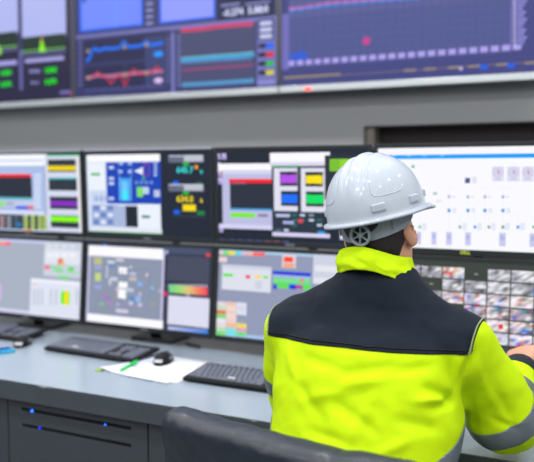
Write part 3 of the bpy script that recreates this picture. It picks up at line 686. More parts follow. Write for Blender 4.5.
def tv_b(s):
    s.quad(0, 0, s.w, s.h, (60, 62, 112))
    for x0, x1, y in ((79, 142.5, 27), (159, 215, 19)):
        s.rect(x0, -60, x1, y+2, (10, 100, 250)); s.rect(x0+2, -60, x1-1.6, y, (112, 138, 250) if x0 < 100 else (144, 156, 250))
    s.line([(115.5, -20), (116.5, 28)], 6, (110, 160, 255)); s.rect(82, -20, 86, 3, (60, 90, 180))
    for k in range(5): s.rect(146, -4+k*6.5, 153, -1.5+k*6.5, (150, 150, 210)); s.rect(144, -6+k*6.5, 145, -2+k*6.5, (36, 38, 76))
    s.rect(217, -10, 275, 19, (34, 38, 76)); s.text('-0.274', 233, 12.5, 44, (205, 208, 246), .002); s.text('5.88:0', 258, 10, 44, (205, 208, 246), .002); s.rect(221, 3.5, 240, 6, (130, 134, 196)); s.rect(245, 2, 270, 4, (130, 134, 196)); s.rect(228, -6, 236, 1, (10, 10, 30))
    s.rect(76, 25.5, 278, 29.5, (116, 116, 184)); s.rect(73, 34.5, 170, 94, (54, 56, 104)); s.rect(84, 37, 166, 88, (38, 40, 78)); s.rect(84, 60.5, 166, 64, (52, 56, 104)); s.rect(145, 36, 166, 87, (56, 64, 112))
    bl = [(86, 61), (89, 60), (92, 51), (95, 48), (98, 51), (104, 48.5), (113, 48.6), (120, 47.5), (124, 41.5), (128, 47), (138, 46), (142, 45.5), (146, 41), (150, 45.5), (157, 44), (163, 43)]
    s.line(bl, 17, (10, 110, 245)); s.line([(121, 46.5), (124, 41), (127.5, 46.5)], 14, (40, 110, 220)); s.line([(143, 45), (146, 41), (149, 45)], 14, (40, 110, 220))
    s.line([(86, 78), (92, 77), (98, 75), (104, 76.5), (112, 76), (126, 74), (140, 73), (163, 71)], 16, (196, 120, 160))
    s.line([(92, 77.5), (98, 72), (102, 77), (107, 77.5), (111, 84), (116, 77), (121, 75.5), (125.5, 86), (129, 75), (134, 69), (138, 74), (146, 74), (151, 72.5), (157, 66.5), (161, 72)], 9, (200, 44, 80)); s.line([(122, 74), (125.5, 65), (128, 73)], 5, (54, 70, 110))
    for x, y in ((124.5, 47.5), (146.5, 45), (88, 51), (125, 75), (147, 73), (89, 78)): s.rc(x, y, 18, 18, (170, 150, 120))
    for a, b, w_, h_, c in ((158.5, 54, 62, 32, (10, 130, 240)), (158.5, 80.5, 56, 30, (204, 170, 224))):
        u, v = s.uv(a, b); s.poly([(u+w_/2000*math.cos(k*PI/10), v+h_/2000*math.sin(k*PI/10)) for k in range(20)], c); s.rc(a, b, w_*.6, 10, tuple(min(255, q+40) for q in c))
    for k in range(9): s.rect(78.5, 42+k*5.2, 82, 44+k*5.2, (104, 108, 170)); s.rect(167, 38+k*5.2, 169.5, 41+k*5.2, (96, 100, 160))
    for k in range(13): s.rect(86+k*6, 89-k*.35, 90+k*6, 91-k*.35, (84, 90, 150))
    s.rect(171.5, 33, 174.5, 93, (122, 122, 190)); s.rect(177, 26, 255, 85, (70, 74, 112))
    s.line([(181, 30.5), (200, 29), (218, 26.5), (236, 25), (253, 24)], 20, (206, 60, 110))
    s.line([(181, 60), (200, 58.5), (218, 57), (236, 56), (254, 54)], 26, (50, 160, 220)); s.line([(181, 58.3), (218, 55.3), (254, 52.5)], 4, (150, 190, 150))
    s.line([(182, 70.5), (218, 67.5), (253, 65)], 10, (150, 66, 120)); s.line([(182, 85), (218, 83), (254, 80.5)], 20, (80, 150, 200))
    for k in range(14): s.rect(183+k*5, 62-k*.3, 185.5+k*5, 64-k*.3, (120, 130, 190))
    for k in range(11): s.rect(177.5, 36+k*4.8, 180.5, 38+k*4.8, (120, 122, 190))
    s.rect(257, 19, 278, 86, (110, 112, 180)); s.rect(258, 19, 274, 40, (60, 66, 120))
    for k in range(3): s.rect(260, 21+k*6.5, 272, 25.5+k*6.5, (196, 200, 240))
    for k, c in enumerate(((10, 100, 250), (220, 30, 60), (20, 190, 60), (214, 204, 20))): s.rect(258.5, 44+k*8.9, 266, 48+k*8.9, (10, 14, 24)); s.rect(266, 43.5+k*8.9, 274, 48+k*8.9, c)
    s.rect(258, 80, 275, 84, (140, 136, 210))
def tv_c(s):
    s.quad(0, 0, s.w, s.h, (62, 66, 128)); s.rect(281, 14, 289, 70, (110, 108, 186))
    s.rect(289, -60, 513, 60, (76, 84, 142)); s.rect(289, -60, 512, 8, (84, 90, 148))
    u0, v0 = s.uv(290, 61); u1, v1 = s.uv(512, 45)
    s.line([(289, 11), (330, 5), (380, 1), (420, -2)], 12, (50, 130, 230)); s.line([(289, 9), (330, 3), (380, -1), (420, -4)], 12, (190, 110, 180))
    s.poly([s.uv(290, 61), s.uv(308, 59), s.uv(307, 52), s.uv(300, 51), s.uv(297, 53), s.uv(291, 53)], (20, 90, 220))
    for k in range(24):
        x = 296+k*9; s.rect(x, -30, x+.8, 61-k*.55, (70, 78, 136))
    for k in range(9): s.line([(290, 55-k*8), (512, 42-k*8.5)], 2.5, (84, 92, 156))
    a, b = s.uv(288.5, 66); c, d = s.uv(513, 50.5)
    for k in range(24): u = a+(c-a)*k/23; s.quad(u, a*0+s.uv(289, 66)[1], u+.031, s.uv(289, 61)[1], (172, 160, 236)) 
    for k in range(16): s.rect(513.5, 44-k*3.6, 516, 46-k*3.6, (205, 200, 250)); s.rect(517, 43.8-k*3.6, 517+6+(k*7 % 5), 45.8-k*3.6, (150, 146, 224))
    s.rect(511.5, -40, 513, 50, (130, 120, 200))
    s.line([(284, 79), (534, 62)], 4, (120, 106, 110)); s.rect(284, 75, 341, 77, (150, 136, 110))
    for x in (404, 424, 448, 468, 496, 525): s.rect(x, 69-(x-404)*.062, x+12, 71.5-(x-404)*.062, (146, 132, 116))
    for x in (480, 507): s.rect(x, 64.5-(x-480)*.05, x+8, 69.5-(x-480)*.05, (20, 90, 220))
    s.rc(461, 68.5, 14, 14, (190, 180, 230)); s.rc(280, 69, 20, 30, (20, 90, 220))
    u, v = s.uv(366.5, 41)
    s.poly([(u+.018*math.cos(k*PI/8), v+.018*math.sin(k*PI/8)) for k in range(16)], (196, 60, 140))
big_display(0, 'left large wall display showing pale panels, a green spike and green numbers', tv_a)
big_display(1, 'middle large wall display showing blue and red trend lines on dark panels', tv_b)
t3, fr3 = big_display(2, 'right large wall display showing one wide indigo chart with a tick scale', tv_c)
pz = on_y(308, 89, TV_Y-.001)
MB().box(pz-t3.location, (.032, .002, .012), bev=.0008).build('standby_lamp', M['lamp_red'], t3)
pz = on_y(376, 85, TV_Y-.001)
# ------------------------------------------------------------------ things on the desk
DZ = DESK_Z+.0006
def keyboard(x, y, rz, label):
    t = empty('keyboard', (x, y, DZ), (0, 0, rz)); t.scale = (.965, 1, 1); tag(t, label, 'keyboard', 'keyboards on the desk')
    w, d = .445, .158
    tilt = R(5.5); rot = Matrix.Rotation(tilt, 3, 'X')
    m = MB(); m.box((0, d/2, .0165), (w, d, .013), rot=rot, bev=.004); m.box((0, .018, .0075), (w-.01, .032, .009), bev=.002)
    m.build('case', M['keyboard'], t)
    for s in (-1, 1): MB().box((s*.17, d-.022, .0075), (.03, .012, .0145), bev=.002).build('foot', M['keyboard'], t)
    rows = [(0, [1]*13), (1, [1]*13+[1.9]), (2, [1.4]+[1]*12+[1.5]), (3, [1.7]+[1]*11+[2.2]), (4, [2.2]+[1]*10+[2.7]), (5, [1.25, 1.25, 1.25, 5.9, 1.25, 1.25, 1.25, 1.5])]
    u = .0186; keys = {}; cnt = 0
    def key(cx, cy, kw):
        kk = round(kw, 2)
        if kk not in keys:
            m = MB(); a, b = kk*u/2-.0012, u/2-.0006; a2, b2 = a-.0022, b-.0022
            vs = [(-a, -b, 0), (a, -b, 0), (a, b, 0), (-a, b, 0), (-a2, -b2, .004), (a2, -b2, .004), (a2, b2, .004), (-a2, b2, .004)]
            m.add(vs, [(0, 1, 5, 4), (1, 2, 6, 5), (2, 3, 7, 6), (3, 0, 4, 7), (4, 5, 6, 7)]); me = m.mesh('key'); me.materials.append(M['key']); keys[kk] = me
        o = bpy.data.objects.new('key', keys[kk]); COL.objects.link(o); o.parent = t
        p = rot @ Vector((cx, cy-d/2, .0062)); o.location = p+Vector((0, d/2, .0165)); o.rotation_euler = (tilt, 0, 0)
    for r_, ks in rows:
        x_ = -w/2+.012; yy = d-.016-r_*.0238*.98 if r_ == 0 else d-.0205-r_*.0222
        if r_ == 0:
            for k in range(12): key(x_+u/2+k*u*1.24*.99, yy, 1.1)
            continue
        for kw in ks: key(x_+kw*u/2, yy, kw); x_ += kw*u
    for c in range(3):
        for r_ in range(5):
            if r_ in (0, 1, 2, 4) or c == 1: key(w/2-.133+c*u+.006, d-.0205-(r_+1)*.0222+(.002), 1) if r_ != 2 or c == 1 else None
    for c in range(3):
        for r_ in range(5): key(w/2-.058+c*u-.004, d-.0205-(r_+1)*.0222, 1)
    return t, rot
kb, rot = keyboard(-2.455, 2.262, R(0), 'black keyboard at the left photo edge, behind the leftmost computer mouse')
kb2, _ = keyboard(-1.845, 2.184, R(-2.5), 'black keyboard to the left of the white papers, under the flow diagram monitor')
kb3, _ = keyboard(-1.137, 2.062, R(0), 'black keyboard to the right of the white papers, nearest the person')
for k, pxy in ((kb2, (77.5, 346.5)), (kb3, (224, 375.5))):
    MB().box((0, .0, 0), (.028, .0125, .0008)).build('space_bar_label', M['label_white'], k, (-.085 if k is kb2 else -.052, .031, .0243)).rotation_euler = (R(5.5), 0, 0)

def mouse(x, y, rz, label, dz=0):
    t = empty('computer_mouse', (x, y, DZ+dz), (0, 0, rz)); tag(t, label, 'computer mouse', 'mice on the desk')
    f = Field((-.045, -.07, -.004), (.045, .07, .05), .0016)
    f.ell((0, -.006, .002), (.031, .055, .036), k=0); f.ell((0, .018, .002), (.029, .043, .027), k=.01)
    f.apply(lambda x, y, z: np.maximum(np.abs(x)-.0006, np.maximum(.012-y, .012-z))+0*(x+y+z), (-.04, 0, .01), (.04, .07, .05), 0, 'sub')
    f.apply(lambda x, y, z: z+0*x+0*y, (-.05, -.07, -.01), (.05, .07, 0), 0, 'sub')
    me = f.mesh('body', 1); link('body', me, M['keyboard'], t)
    MB().lathe([(.0005, -.0035), (.009, -.0035), (.0105, -.002), (.0105, .002), (.009, .0035), (.0005, .0035)], n=18, rot=Matrix.Rotation(PI/2, 3, 'Y')).build('scroll_wheel', M['cable'], t, (0, .036, .023))
    m = MB(); m.box((0, 0, 0), (.03, .002, .011), bev=.0009); o = m.build('palm_label', M['label_white'], t, (0, -.0555, .0165)); o.rotation_euler = (R(-36), 0, 0)
    MB().box((0, .0, 0), (.004, .03, .012), bev=.0015).build('side_button', M['bezel_edge'], t, (.0285, .0, .018))
    return t
mouse(-2.205, 2.235, R(28), 'black computer mouse on the bare worktop, between the two left keyboards')
mouse(-1.543, 2.235, R(16), 'black computer mouse lying on the white papers', .0046)

# papers
def sheet(x, y, z, rz, w, h, label, curl=0, notes=None):
    t = empty('paper_sheet', (x, y, z), (0, 0, rz)); tag(t, label, 'paper', 'loose papers on the desk')
    n = 12; vs = []; fs = []
    for j in range(n+1):
        for i in range(n+1):
            u, v = i/n-.5, j/n-.5
            vs.append((u*w, v*h, .0006+curl*max(0, (-u-v)-.55)**2*.16+.0004*math.sin(u*9+v*5)))
    fs = [(j*(n+1)+i, j*(n+1)+i+1, (j+1)*(n+1)+i+1, (j+1)*(n+1)+i) for j in range(n) for i in range(n)]
    o = MB().add(vs, fs, True).build('page', M['paper'], t)
    md = o.modifiers.new('thick', 'SOLIDIFY'); md.thickness = .0003
    if notes:
        m = MB(); rr = random.Random(notes)
        for k in range(7):
            yy = h*.36-k*.018; xx = -w*.44
            for q in range(5):
                L = rr.uniform(.006, .014); m.tube([(xx+s*L/6, yy+rr.uniform(-.002, .002)*2, .0022) for s in range(7)], .0006, 4); xx += L+.003
        m.build('handwriting', M['ink'], t)
    return t
sheet(-1.485, 2.185, DZ, R(-2), .27, .30, 'bottom white paper of the pile, its right corner showing under the mouse')
sheet(-1.50, 2.150, DZ+.0018, R(-7), .28, .24, 'middle white paper of the pile, sticking out at the lower right')
sheet(-1.54, 2.150, DZ+.0036, R(-9), .24, .235, 'top white paper of the pile with blue handwriting, under the green pen', curl=.3, notes=5)
m = MB(); m.box((0, 0, .002), (.02, .028, .004), bev=.001)
tag(m.build('sticky_note', M['yellow_note'], None, (-1.68, 2.055, DZ)), 'small yellow-green sticky pad at the left corner of the papers', 'note')
def pen(a, b, r, z, m_, label, name='pen', group=None, capm=None):
    a = Vector((a[0], a[1], z+r)); b = Vector((b[0], b[1], z+r)); d = (b-a); L = d.length
    t = empty(name, a, (0, 0, math.atan2(d.y, d.x))); tag(t, label, 'pen', group)
    m = MB(); m.tube([(0, 0, 0), (L*.62, 0, 0)], r, 12); m.build('barrel', m_, t)
    m = MB(); m.tube([(L*.62, 0, 0), (L*.99, 0, 0), (L, 0, 0)], [r*1.12, r*1.12, r*.6], 12); m.box((L*.8, 0, r*1.25), (L*.3, r*.5, r*.4), bev=.0004); m.build('cap', capm or m_, t)
    m = MB(); m.tube([(-.012, 0, 0), (0, 0, 0)], [.0012, r*.9], 10); m.build('tip', m_, t)
pen((-1.595, 2.062), (-1.618, 2.185), .0048, DZ+.0056, M['green'], 'bright green pen lying on the white papers', capm=M['green'])
pen((-2.205, 2.01), (-2.140, 2.13), .0055, DZ, M['cyan'], 'cyan felt pen at the left photo edge', 'felt_pen')
pen((-2.26, 2.07), (-2.185, 2.155), .0045, DZ, M['navy_pen'], 'dark blue pen behind the cyan one at the left photo edge')
# cables behind the papers
def cable(pts, r, label):
    P_ = [Vector(p) for p in pts]; out = []
    for i in range(len(P_)-1):
        p0 = P_[max(i-1, 0)]; p1 = P_[i]; p2 = P_[i+1]; p3 = P_[min(i+2, len(P_)-1)]
        for k in range(8):
            t = k/8; out.append(.5*((2*p1)+(p2-p0)*t+(2*p0-5*p1+4*p2-p3)*t*t+(3*p1-p0-3*p2+p3)*t**3))
    out.append(P_[-1]); tag(MB().tube(out, r, 8).build('cable', M['cable']), label, 'cable', 'cables behind the monitors')
cable([on_z(186, 343.5, DZ+.0065), on_z(190, 344.5, DZ+.0065), on_z(200, 347, DZ+.0065)], .0055, 'thick black cable on the worktop under the flow diagram monitor')
cable([(-2.1, 2.75, DZ+.0035), (-1.98, 2.765, DZ+.0035), (-1.9, 2.745, DZ+.0035), (-1.77, 2.77, DZ+.0035), (-1.6, 2.74, DZ+.0035)], .003, 'thin black cable running along the back of the worktop')

# ------------------------------------------------------------------ chair
CX, CYY = -.60, 1.36
ch = empty('office_chair', (CX, CYY+.26, 0)); tag(ch, 'black leather office chair with stitched padded back behind the person', 'chair')
def cobj(me, name, m_, par=None): o = link(name, me, m_, par or ch); o.location = (-ch.location if (par is None) else Vector((0, 0, 0))); return o
a = on_z(168, 414, .915); 
CHROT = R(-10)
cr = Matrix.Rotation(CHROT, 3, 'Z') @ Matrix.Rotation(R(7), 3, 'X')
bc = Vector((-.612, 1.272, .69))
f = Field((-1.0, 1.0, .40), (-.2, 1.55, .98), .0065)
f.rbox(bc, (.285, .042, .235), .030, rot=cr, k=0, bend=.25)
f.rbox(bc+Vector((0, .018, .02)), (.25, .05, .19), .05, rot=cr, k=.02, bend=.25)
bm_ = f.mesh('backrest', 2)
ico = np.zeros(len(bm_.vertices)*3); bm_.vertices.foreach_get('co', ico); V = ico.reshape(-1, 3)
bm_.calc_loop_triangles()
N = np.zeros(len(V)*3); bm_.vertices.foreach_get('normal', N); N = N.reshape(-1, 3)
Ql = np.array(cr.inverted())
loc = (V-np.array(bc)) @ Ql.T
for i in range(len(V)):
    u, w = loc[i, 0], loc[i, 2]
    d = .0035*noise.noise((u*9, loc[i, 1]*20, w*22))+.002*noise.noise((u*26, 3, w*30+u*20))
    # seam groove round the rear panel
    e = .268-abs(u)
    if loc[i, 1] < 0: d -= .004*math.exp(-((e)/.004)**2)
    V[i] += N[i]*d
bm_.vertices.foreach_set('co', V.ravel()); bm_.update()
back = cobj(bm_, 'backrest', M['leather'])
# stitches beside the seam
m = MB()
for s in (-1, 1):
    for k in range(52):
        w = -.20+k*.0078
        p = cr @ Vector((s*.2855, -.014+.25*.285**2, w)); q = cr @ Vector((s*.2855, -.010+.25*.285**2, w+.0045))
        m.tube([bc+p, bc+q], .0013, 5)
cobj(m.mesh('stitching'), 'stitching', M['thread'], back)
f = Field((-.95, 1.25, .38), (-.25, 1.95, .56), .008)
f.rbox((CX, CYY+.25, .465), (.26, .25, .045), .04, k=0); cobj(f.mesh('seat', 1), 'seat', M['leather'])
m = MB(); m.tube([(CX, CYY+.20, .10), (CX, CYY+.20, .28)], .028, 16); m.tube([(CX, CYY+.20, .28), (CX, CYY+.20, .425)], .016, 16); cobj(m.mesh('gas_lift'), 'gas_lift', M['chrome'])
m = MB(); m.box((CX, CYY+.22, .41), (.16, .26, .03), bev=.008); m.tube([(CX, CYY+.08, .41), (CX, 1.30, .42), (CX, 1.245, .52), (CX+.0, 1.225, .62)], .018, 8); cobj(m.mesh('tilt_frame'), 'tilt_frame', M['black_plastic'])
for k in range(5):
    an = 2*PI*k/5+.3; e = Vector((CX+.21*math.cos(an), CYY+.20+.21*math.sin(an), .075))
    m = MB(); m.tube([(CX, CYY+.20, .115), e], [.026, .016], 8); lg = cobj(m.mesh('base_leg'), 'base_leg', M['black_plastic'])
    m = MB()
    for s in (-1, 1): m.lathe([(.001, -.009), (.024, -.009), (.027, -.005), (.027, .005), (.024, .009), (.001, .009)], e+Vector((s*.013*math.sin(an), -s*.013*math.cos(an), -.048)), 18, rot=Matrix.Rotation(an, 3, 'Z') @ Matrix.Rotation(PI/2, 3, 'X'))
    m.tube([e, e-Vector((0, 0, .048))], .007, 8); cobj(m.mesh('caster'), 'caster', M['black_plastic'], lg)

# ------------------------------------------------------------------ the person
SHZ = 1.075
# sleeve paths
RS, RE, RW = (-.385, 1.725, 1.03), (-.302, 1.840, .832), (-.312, 2.075, .895)
LS, LE, LW = (-.795, 1.715, 1.03), (-.822, 1.785, .835), (-.725, 2.02, .79)
def lerp(a, b, t): return tuple(a[i]+(b[i]-a[i])*t for i in range(3))
H = Vector((-.606, 1.80, 1.262))
HR = Matrix.Rotation(R(-4), 3, 'Z') @ Matrix.Rotation(R(-7), 3, 'Y') @ Matrix.Rotation(R(3), 3, 'X')
def hp(x, y, z): return tuple(H+HR @ Vector((x, y, z)))
# body: head, neck, trunk, arms and hands in one surface
hb = Field((-.98, 1.30, .45), (-.15, 2.36, 1.46), .004)
hr = [[HR[i][j] for j in range(3)] for i in range(3)]
hb.loft([(.47, -.60, 1.53, .17, .11), (.60, -.60, 1.545, .155, .105), (.75, -.60, 1.60, .15, .10), (.90, -.60, 1.66, .175, .105), (1.0, -.595, 1.70, .185, .10), (1.07, -.595, 1.73, .16, .08), (1.10, -.595, 1.735, .10, .06)], k=0)
for s, sh in ((1, RS), (-1, LS)):
    hb.cap((-.595, 1.735, 1.07), (sh[0]-s*.025, sh[1], sh[2]), .055, .05, k=.04)
hb.cap((-.598, 1.74, 1.06), hp(0, -.012, -.06), .062, .054, k=.03)
for P3 in ((RS, RE, RW), (LS, LE, LW)):
    hb.cap(P3[0], P3[1], .048, .040, k=.03); hb.cap(P3[1], lerp(P3[1], P3[2], .35), .038, .042, k=.02); hb.cap(lerp(P3[1], P3[2], .35), P3[2], .042, .027, k=.02)
# head
hb.ell(hp(0, -.012, .035), (.075, .094, .092), hr, k=.02); hb.ell(hp(0, .038, -.028), (.060, .056, .080), hr, k=.03)
for s in (-1, 1):
    hb.cap(hp(s*.045, .0, -.055), hp(s*.012, .072, -.098), .026, .018, k=.03)
    hb.cap(hp(s*.030, .075, -.025), hp(s*.055, .03, -.02), .018, .014, k=.02)        # cheek
hb.cap(hp(-.03, .083, .022), hp(.03, .083, .022), .010, k=.012)
hb.cap(hp(0, .093, .006), hp(0, .112, -.030), .008, .012, k=.012)
for s in (-1, 1):
    hb.ell(hp(s*.012, .100, -.034), (.008, .010, .007), hr, k=.006)
    hb.ell(hp(s*.031, .090, .004), (.015, .010, .007), hr, k=.006, mode='sub'); hb.ell(hp(s*.031, .081, .004), (.0135, .0125, .0125), hr, k=.003)
hb.ell(hp(0, .091, -.060), (.023, .010, .0055), hr, k=.006); hb.ell(hp(0, .090, -.070), (.020, .010, .0055), hr, k=.005)
hb.ell(hp(0, .098, -.065), (.022, .006, .0012), hr, k=.003, mode='sub')
for s in (-1, 1):
    er = HR @ Matrix.Rotation(R(-s*30), 3, 'Z') @ Matrix.Rotation(R(12), 3, 'X')
    eq = [[er[i][j] for j in range(3)] for i in range(3)]
    hb.ell(hp(s*.083, -.012, -.004), (.0085, .0215, .036), eq, k=.006)
    hb.ell(hp(s*.0915, -.004, .002), (.006, .0125, .022), eq, k=.003, mode='sub')
    hb.ell(hp(s*.078, -.002, -.032), (.007, .009, .010), hr, k=.004)
def hand(W, d, up, s, curl, L=1.0):
    """W wrist, d forward, up back-of-hand normal, s +1 for a right hand (thumb on its left)"""
    W = Vector(W); d = Vector(d).normalized(); up = Vector(up); up = (up-d*up.dot(d)).normalized(); side = d.cross(up)   # to the right of the hand
    def q(a, b, c): return tuple(W+d*a*L+side*b*s*L+up*c*L)
    for b0, b1, l in ((-.022, -.033, .088), (-.007, -.011, .092), (.008, .010, .087), (.019, .030, .078)):
        hb.cap(q(.0, b0*.7, 0), q(l, b1, .004), .018, .0125, k=.022)
    for i, (b, l0, f) in enumerate(((-.033, .088, (.040, .024, .019)), (-.011, .092, (.044, .028, .020)), (.010, .087, (.041, .026, .019)), (.030, .078, (.032, .020, .017)))):
        a, c, z = l0, b, .003; an = -curl*.6
        rs = [.0098, .009, .0082, .007]
        for k, seg in enumerate(f):
            a2 = a+seg*math.cos(an); z2 = z+seg*math.sin(an); c2 = c+(b*.08)
            hb.cap(q(a, c, z), q(a2, c2, z2), rs[k], rs[k+1], k=.003); a, c, z = a2, c2, z2; an -= curl
    hb.cap(q(.018, -.022, -.004), q(.050, -.048, -.010), .016, .0115, k=.012); hb.cap(q(.050, -.048, -.010), q(.078, -.054, -.016), .0115, .010, k=.004); hb.cap(q(.078, -.054, -.016), q(.100, -.048, -.022), .010, .008, k=.003)
hand(lerp(RE, RW, .98), (-.04, .95, .30), (-.45, -.30, 1), 1, .95, 1.08)
hand(lerp(LE, LW, .98), (.35, .93, -.10), (0, .1, 1), -1, .35)
person = link('person', hb.mesh('person_body', 1), M['skin'])
tag(person, 'seated person seen from behind, white hard hat, yellow and navy jacket', 'person')

# jacket
J = Field((-1.0, 1.25, .55), (-.15, 2.2, 1.2), .0055)
CXJ = -.592
J.loft([(.58, CXJ, 1.545, .195, .150), (.66, CXJ, 1.565, .197, .150), (.76, CXJ+.008, 1.605, .206, .145), (.86, CXJ+.010, 1.645, .219, .142), (.95, CXJ+.004, 1.68, .226, .138), (1.02, CXJ, 1.705, .226, .125), (1.065, CXJ, 1.725, .20, .10), (1.10, CXJ, 1.735, .13, .085), (1.13, CXJ, 1.742, .092, .078), (1.175, CXJ, 1.748, .078, .066)], k=0, p=2.5)
for s in (-1, 1):
    J.cap((CXJ+s*.04, 1.735, 1.125), (CXJ+s*.20, 1.715, 1.02), .055, .064, k=.05)
for P3, s in (((RS, RE, RW), 1), ((LS, LE, LW), -1)):
    A, B, C_ = P3
    J.cap((A[0]-s*.01, A[1], A[2]-.01), lerp(A, B, .55), .078, .075, k=.022)
    J.cap(lerp(A, B, .55), B, .075, .071, k=.02)
    J.cap(B, lerp(B, C_, .5), .070, .060, k=.012); J.cap(lerp(B, C_, .5), lerp(B, C_, .93), .060, .043, k=.012)
J.ell((RE[0]-.006, RE[1]-.025, RE[2]+.012), (.083, .08, .078), k=.03)
# flat where the right sleeve rests on the worktop
J.apply(lambda x, y, z: (z-(DESK_Z+.003))+0*x+0*y, (-.5, 1.83, .6), (-.15, 2.2, DESK_Z), 0, 'sub')
jm = J.mesh('jacket', 2)
n_ = len(jm.vertices); V = np.zeros(n_*3); jm.vertices.foreach_get('co', V); V = V.reshape(-1, 3); N = np.zeros(n_*3); jm.vertices.foreach_get('normal', N); N = N.reshape(-1, 3)
disp = np.zeros(n_)
def crease(a, b, w, dep):
    global disp
    a = np.array(a); b = np.array(b); ab = b-a; t = np.clip(((V-a) @ ab)/(ab @ ab), 0, 1)
    d = np.linalg.norm(V-a-t[:, None]*ab, axis=1); fade = np.sin(PI*np.clip(t*.86+.07, 0, 1))**.6
    disp += -1.35*dep*np.exp(-(d/w)**2)*fade
def cr_px(x0, y0, x1, y1, t0, t1, w, dep): crease(pw(x0, y0, t0), pw(x1, y1, t1), w, dep)
import sys
def surf(px, py):
    """depth of the jacket's near surface behind a point of the view"""
    r = ray(px, py); D = V-np.array(CAM); rv = np.array(r); t = (D @ rv)/(rv @ rv); dist = np.linalg.norm(D-t[:, None]*rv, axis=1)
    near = dist < .012
    return float(t[near].min()) if near.any() else 1.75
for (x0, y0, x1, y1, w, dep) in (
    (462, 402, 425, 388, .012, .012), (462, 402, 432, 408, .010, .008), (464, 398, 448, 360, .012, .008), (470, 385, 472, 425, .010, .012), (468, 372, 482, 345, .014, .007),
    (484, 372, 492, 405, .010, -.007), (460, 380, 464, 345, .012, -.006), (452, 398, 415, 402, .010, -.007), (300, 355, 345, 372, .014, .005), (345, 372, 400, 366, .012, .004),
    (290, 375, 322, 420, .014, .006), (330, 400, 375, 432, .014, .005), (395, 372, 430, 366, .010, .005), (372, 395, 352, 440, .014, -.005), (285, 345, 300, 400, .012, -.004), (310, 430, 350, 445, .012, .005), (400, 420, 440, 430, .014, .005),
    (340, 385, 385, 380, .012, -.005), (300, 400, 340, 392, .012, -.004), (410, 440, 380, 455, .012, -.005), (320, 345, 380, 352, .010, .003), (500, 395, 512, 420, .010, .006), (492, 420, 520, 430, .008, .005)):
    crease(pw(x0, y0, surf(x0, y0)), pw(x1, y1, surf(x1, y1)), w, dep)
for i in range(n_):
    p = V[i]
    disp[i] += .0068*noise.noise((p[0]*7, p[1]*7, p[2]*9+3))+.0048*noise.noise((p[0]*17+p[2]*9, p[1]*14, p[2]*13-p[0]*7))+.0012*noise.noise((p[0]*45, p[1]*45, p[2]*40))
# smooth where it rests
rest = np.clip((V[:, 2]-(DESK_Z+.012))/.03, 0, 1); disp *= np.where((V[:, 1] > 1.8) & (V[:, 0] > -.5), rest, 1)
V2 = V+N*disp[:, None]
rightarm = (V2[:, 1] > 1.815) & (V2[:, 0] > -.5)
V2[rightarm, 2] = np.maximum(V2[rightarm, 2], DESK_Z+.0025)
jm.vertices.foreach_set('co', V2.ravel()); jm.update()
jacket = link('jacket', jm, M['hivis'], person)
jacket['label'] = 'fluorescent yellow jacket with navy yoke'

def panel(name, m_, planes, test, off=.0016, parent=jacket):
    """the jacket's own surface cut along planes, as a sewn-on piece lying on it"""
    bm = bmesh.new(); bm.from_mesh(jm)
    keep = [f for f in bm.faces if test(f.calc_center_median(), .02)]
    ks = set(keep); bmesh.ops.delete(bm, geom=[f for f in bm.faces if f not in ks], context='FACES')
    for co, no in planes:
        bmesh.ops.bisect_plane(bm, geom=list(bm.verts)+list(bm.edges)+list(bm.faces), dist=1e-6, plane_co=co, plane_no=no, clear_outer=True)
    bad = [f for f in bm.faces if not test(f.calc_center_median(), 0)]
    bmesh.ops.delete(bm, geom=bad, context='FACES')
    bm.normal_update()
    for v in bm.verts: v.co += v.normal*off
    me = bpy.data.meshes.new(name); bm.to_mesh(me); bm.free()
    me.polygons.foreach_set('use_smooth', [True]*len(me.polygons))
    o = link(name, me, m_, parent); md = o.modifiers.new('hem', 'SOLIDIFY'); md.thickness = .002; md.offset = -1
    return o
# yoke: above the back seam, inside the two sleeve seams
yz = 1.020; sr = Vector((-.352, 1.6, 1.02)); sl = Vector((-.828, 1.6, 1.02))
nR = Vector((1, 0, -.20)).normalized(); nL = Vector((-1, 0, -.20)).normalized()
yoke_planes = [((0, 0, yz), (0, 0, -1)), (sr, nR), (sl, nL)]
def yt(c, e): return c.z > yz-e and (c-sr).dot(nR) < e and (c-sl).dot(nL) < e
yoke = panel('yoke', M['navy'], yoke_planes, yt, .0022); yoke['label'] = 'navy shoulder yoke'
for s_, sp, nn in ((1, sr, nR), (-1, sl, nL)):
    for o1 in (.0055,):
        panel('piping', M['piping'], [(sp+nn*(.0025-o1), nn), (sp-nn*o1, -nn), ((0, 0, yz), (0, 0, -1))], lambda c, e, sp=sp, nn=nn, o1=o1: -e-o1 < (c-sp).dot(nn) < .0025+e-o1 and c.z > yz-e, .0046)
panel('seam', M['cavity'], [((0, 0, yz+.0085), (0, 0, 1)), ((0, 0, yz+.0068), (0, 0, -1)), (sr, nR), (sl, nL)], lambda c, e: yz+.0068-e < c.z < yz+.0085+e and (c-sr).dot(nR) < e and (c-sl).dot(nL) < e, .0044)
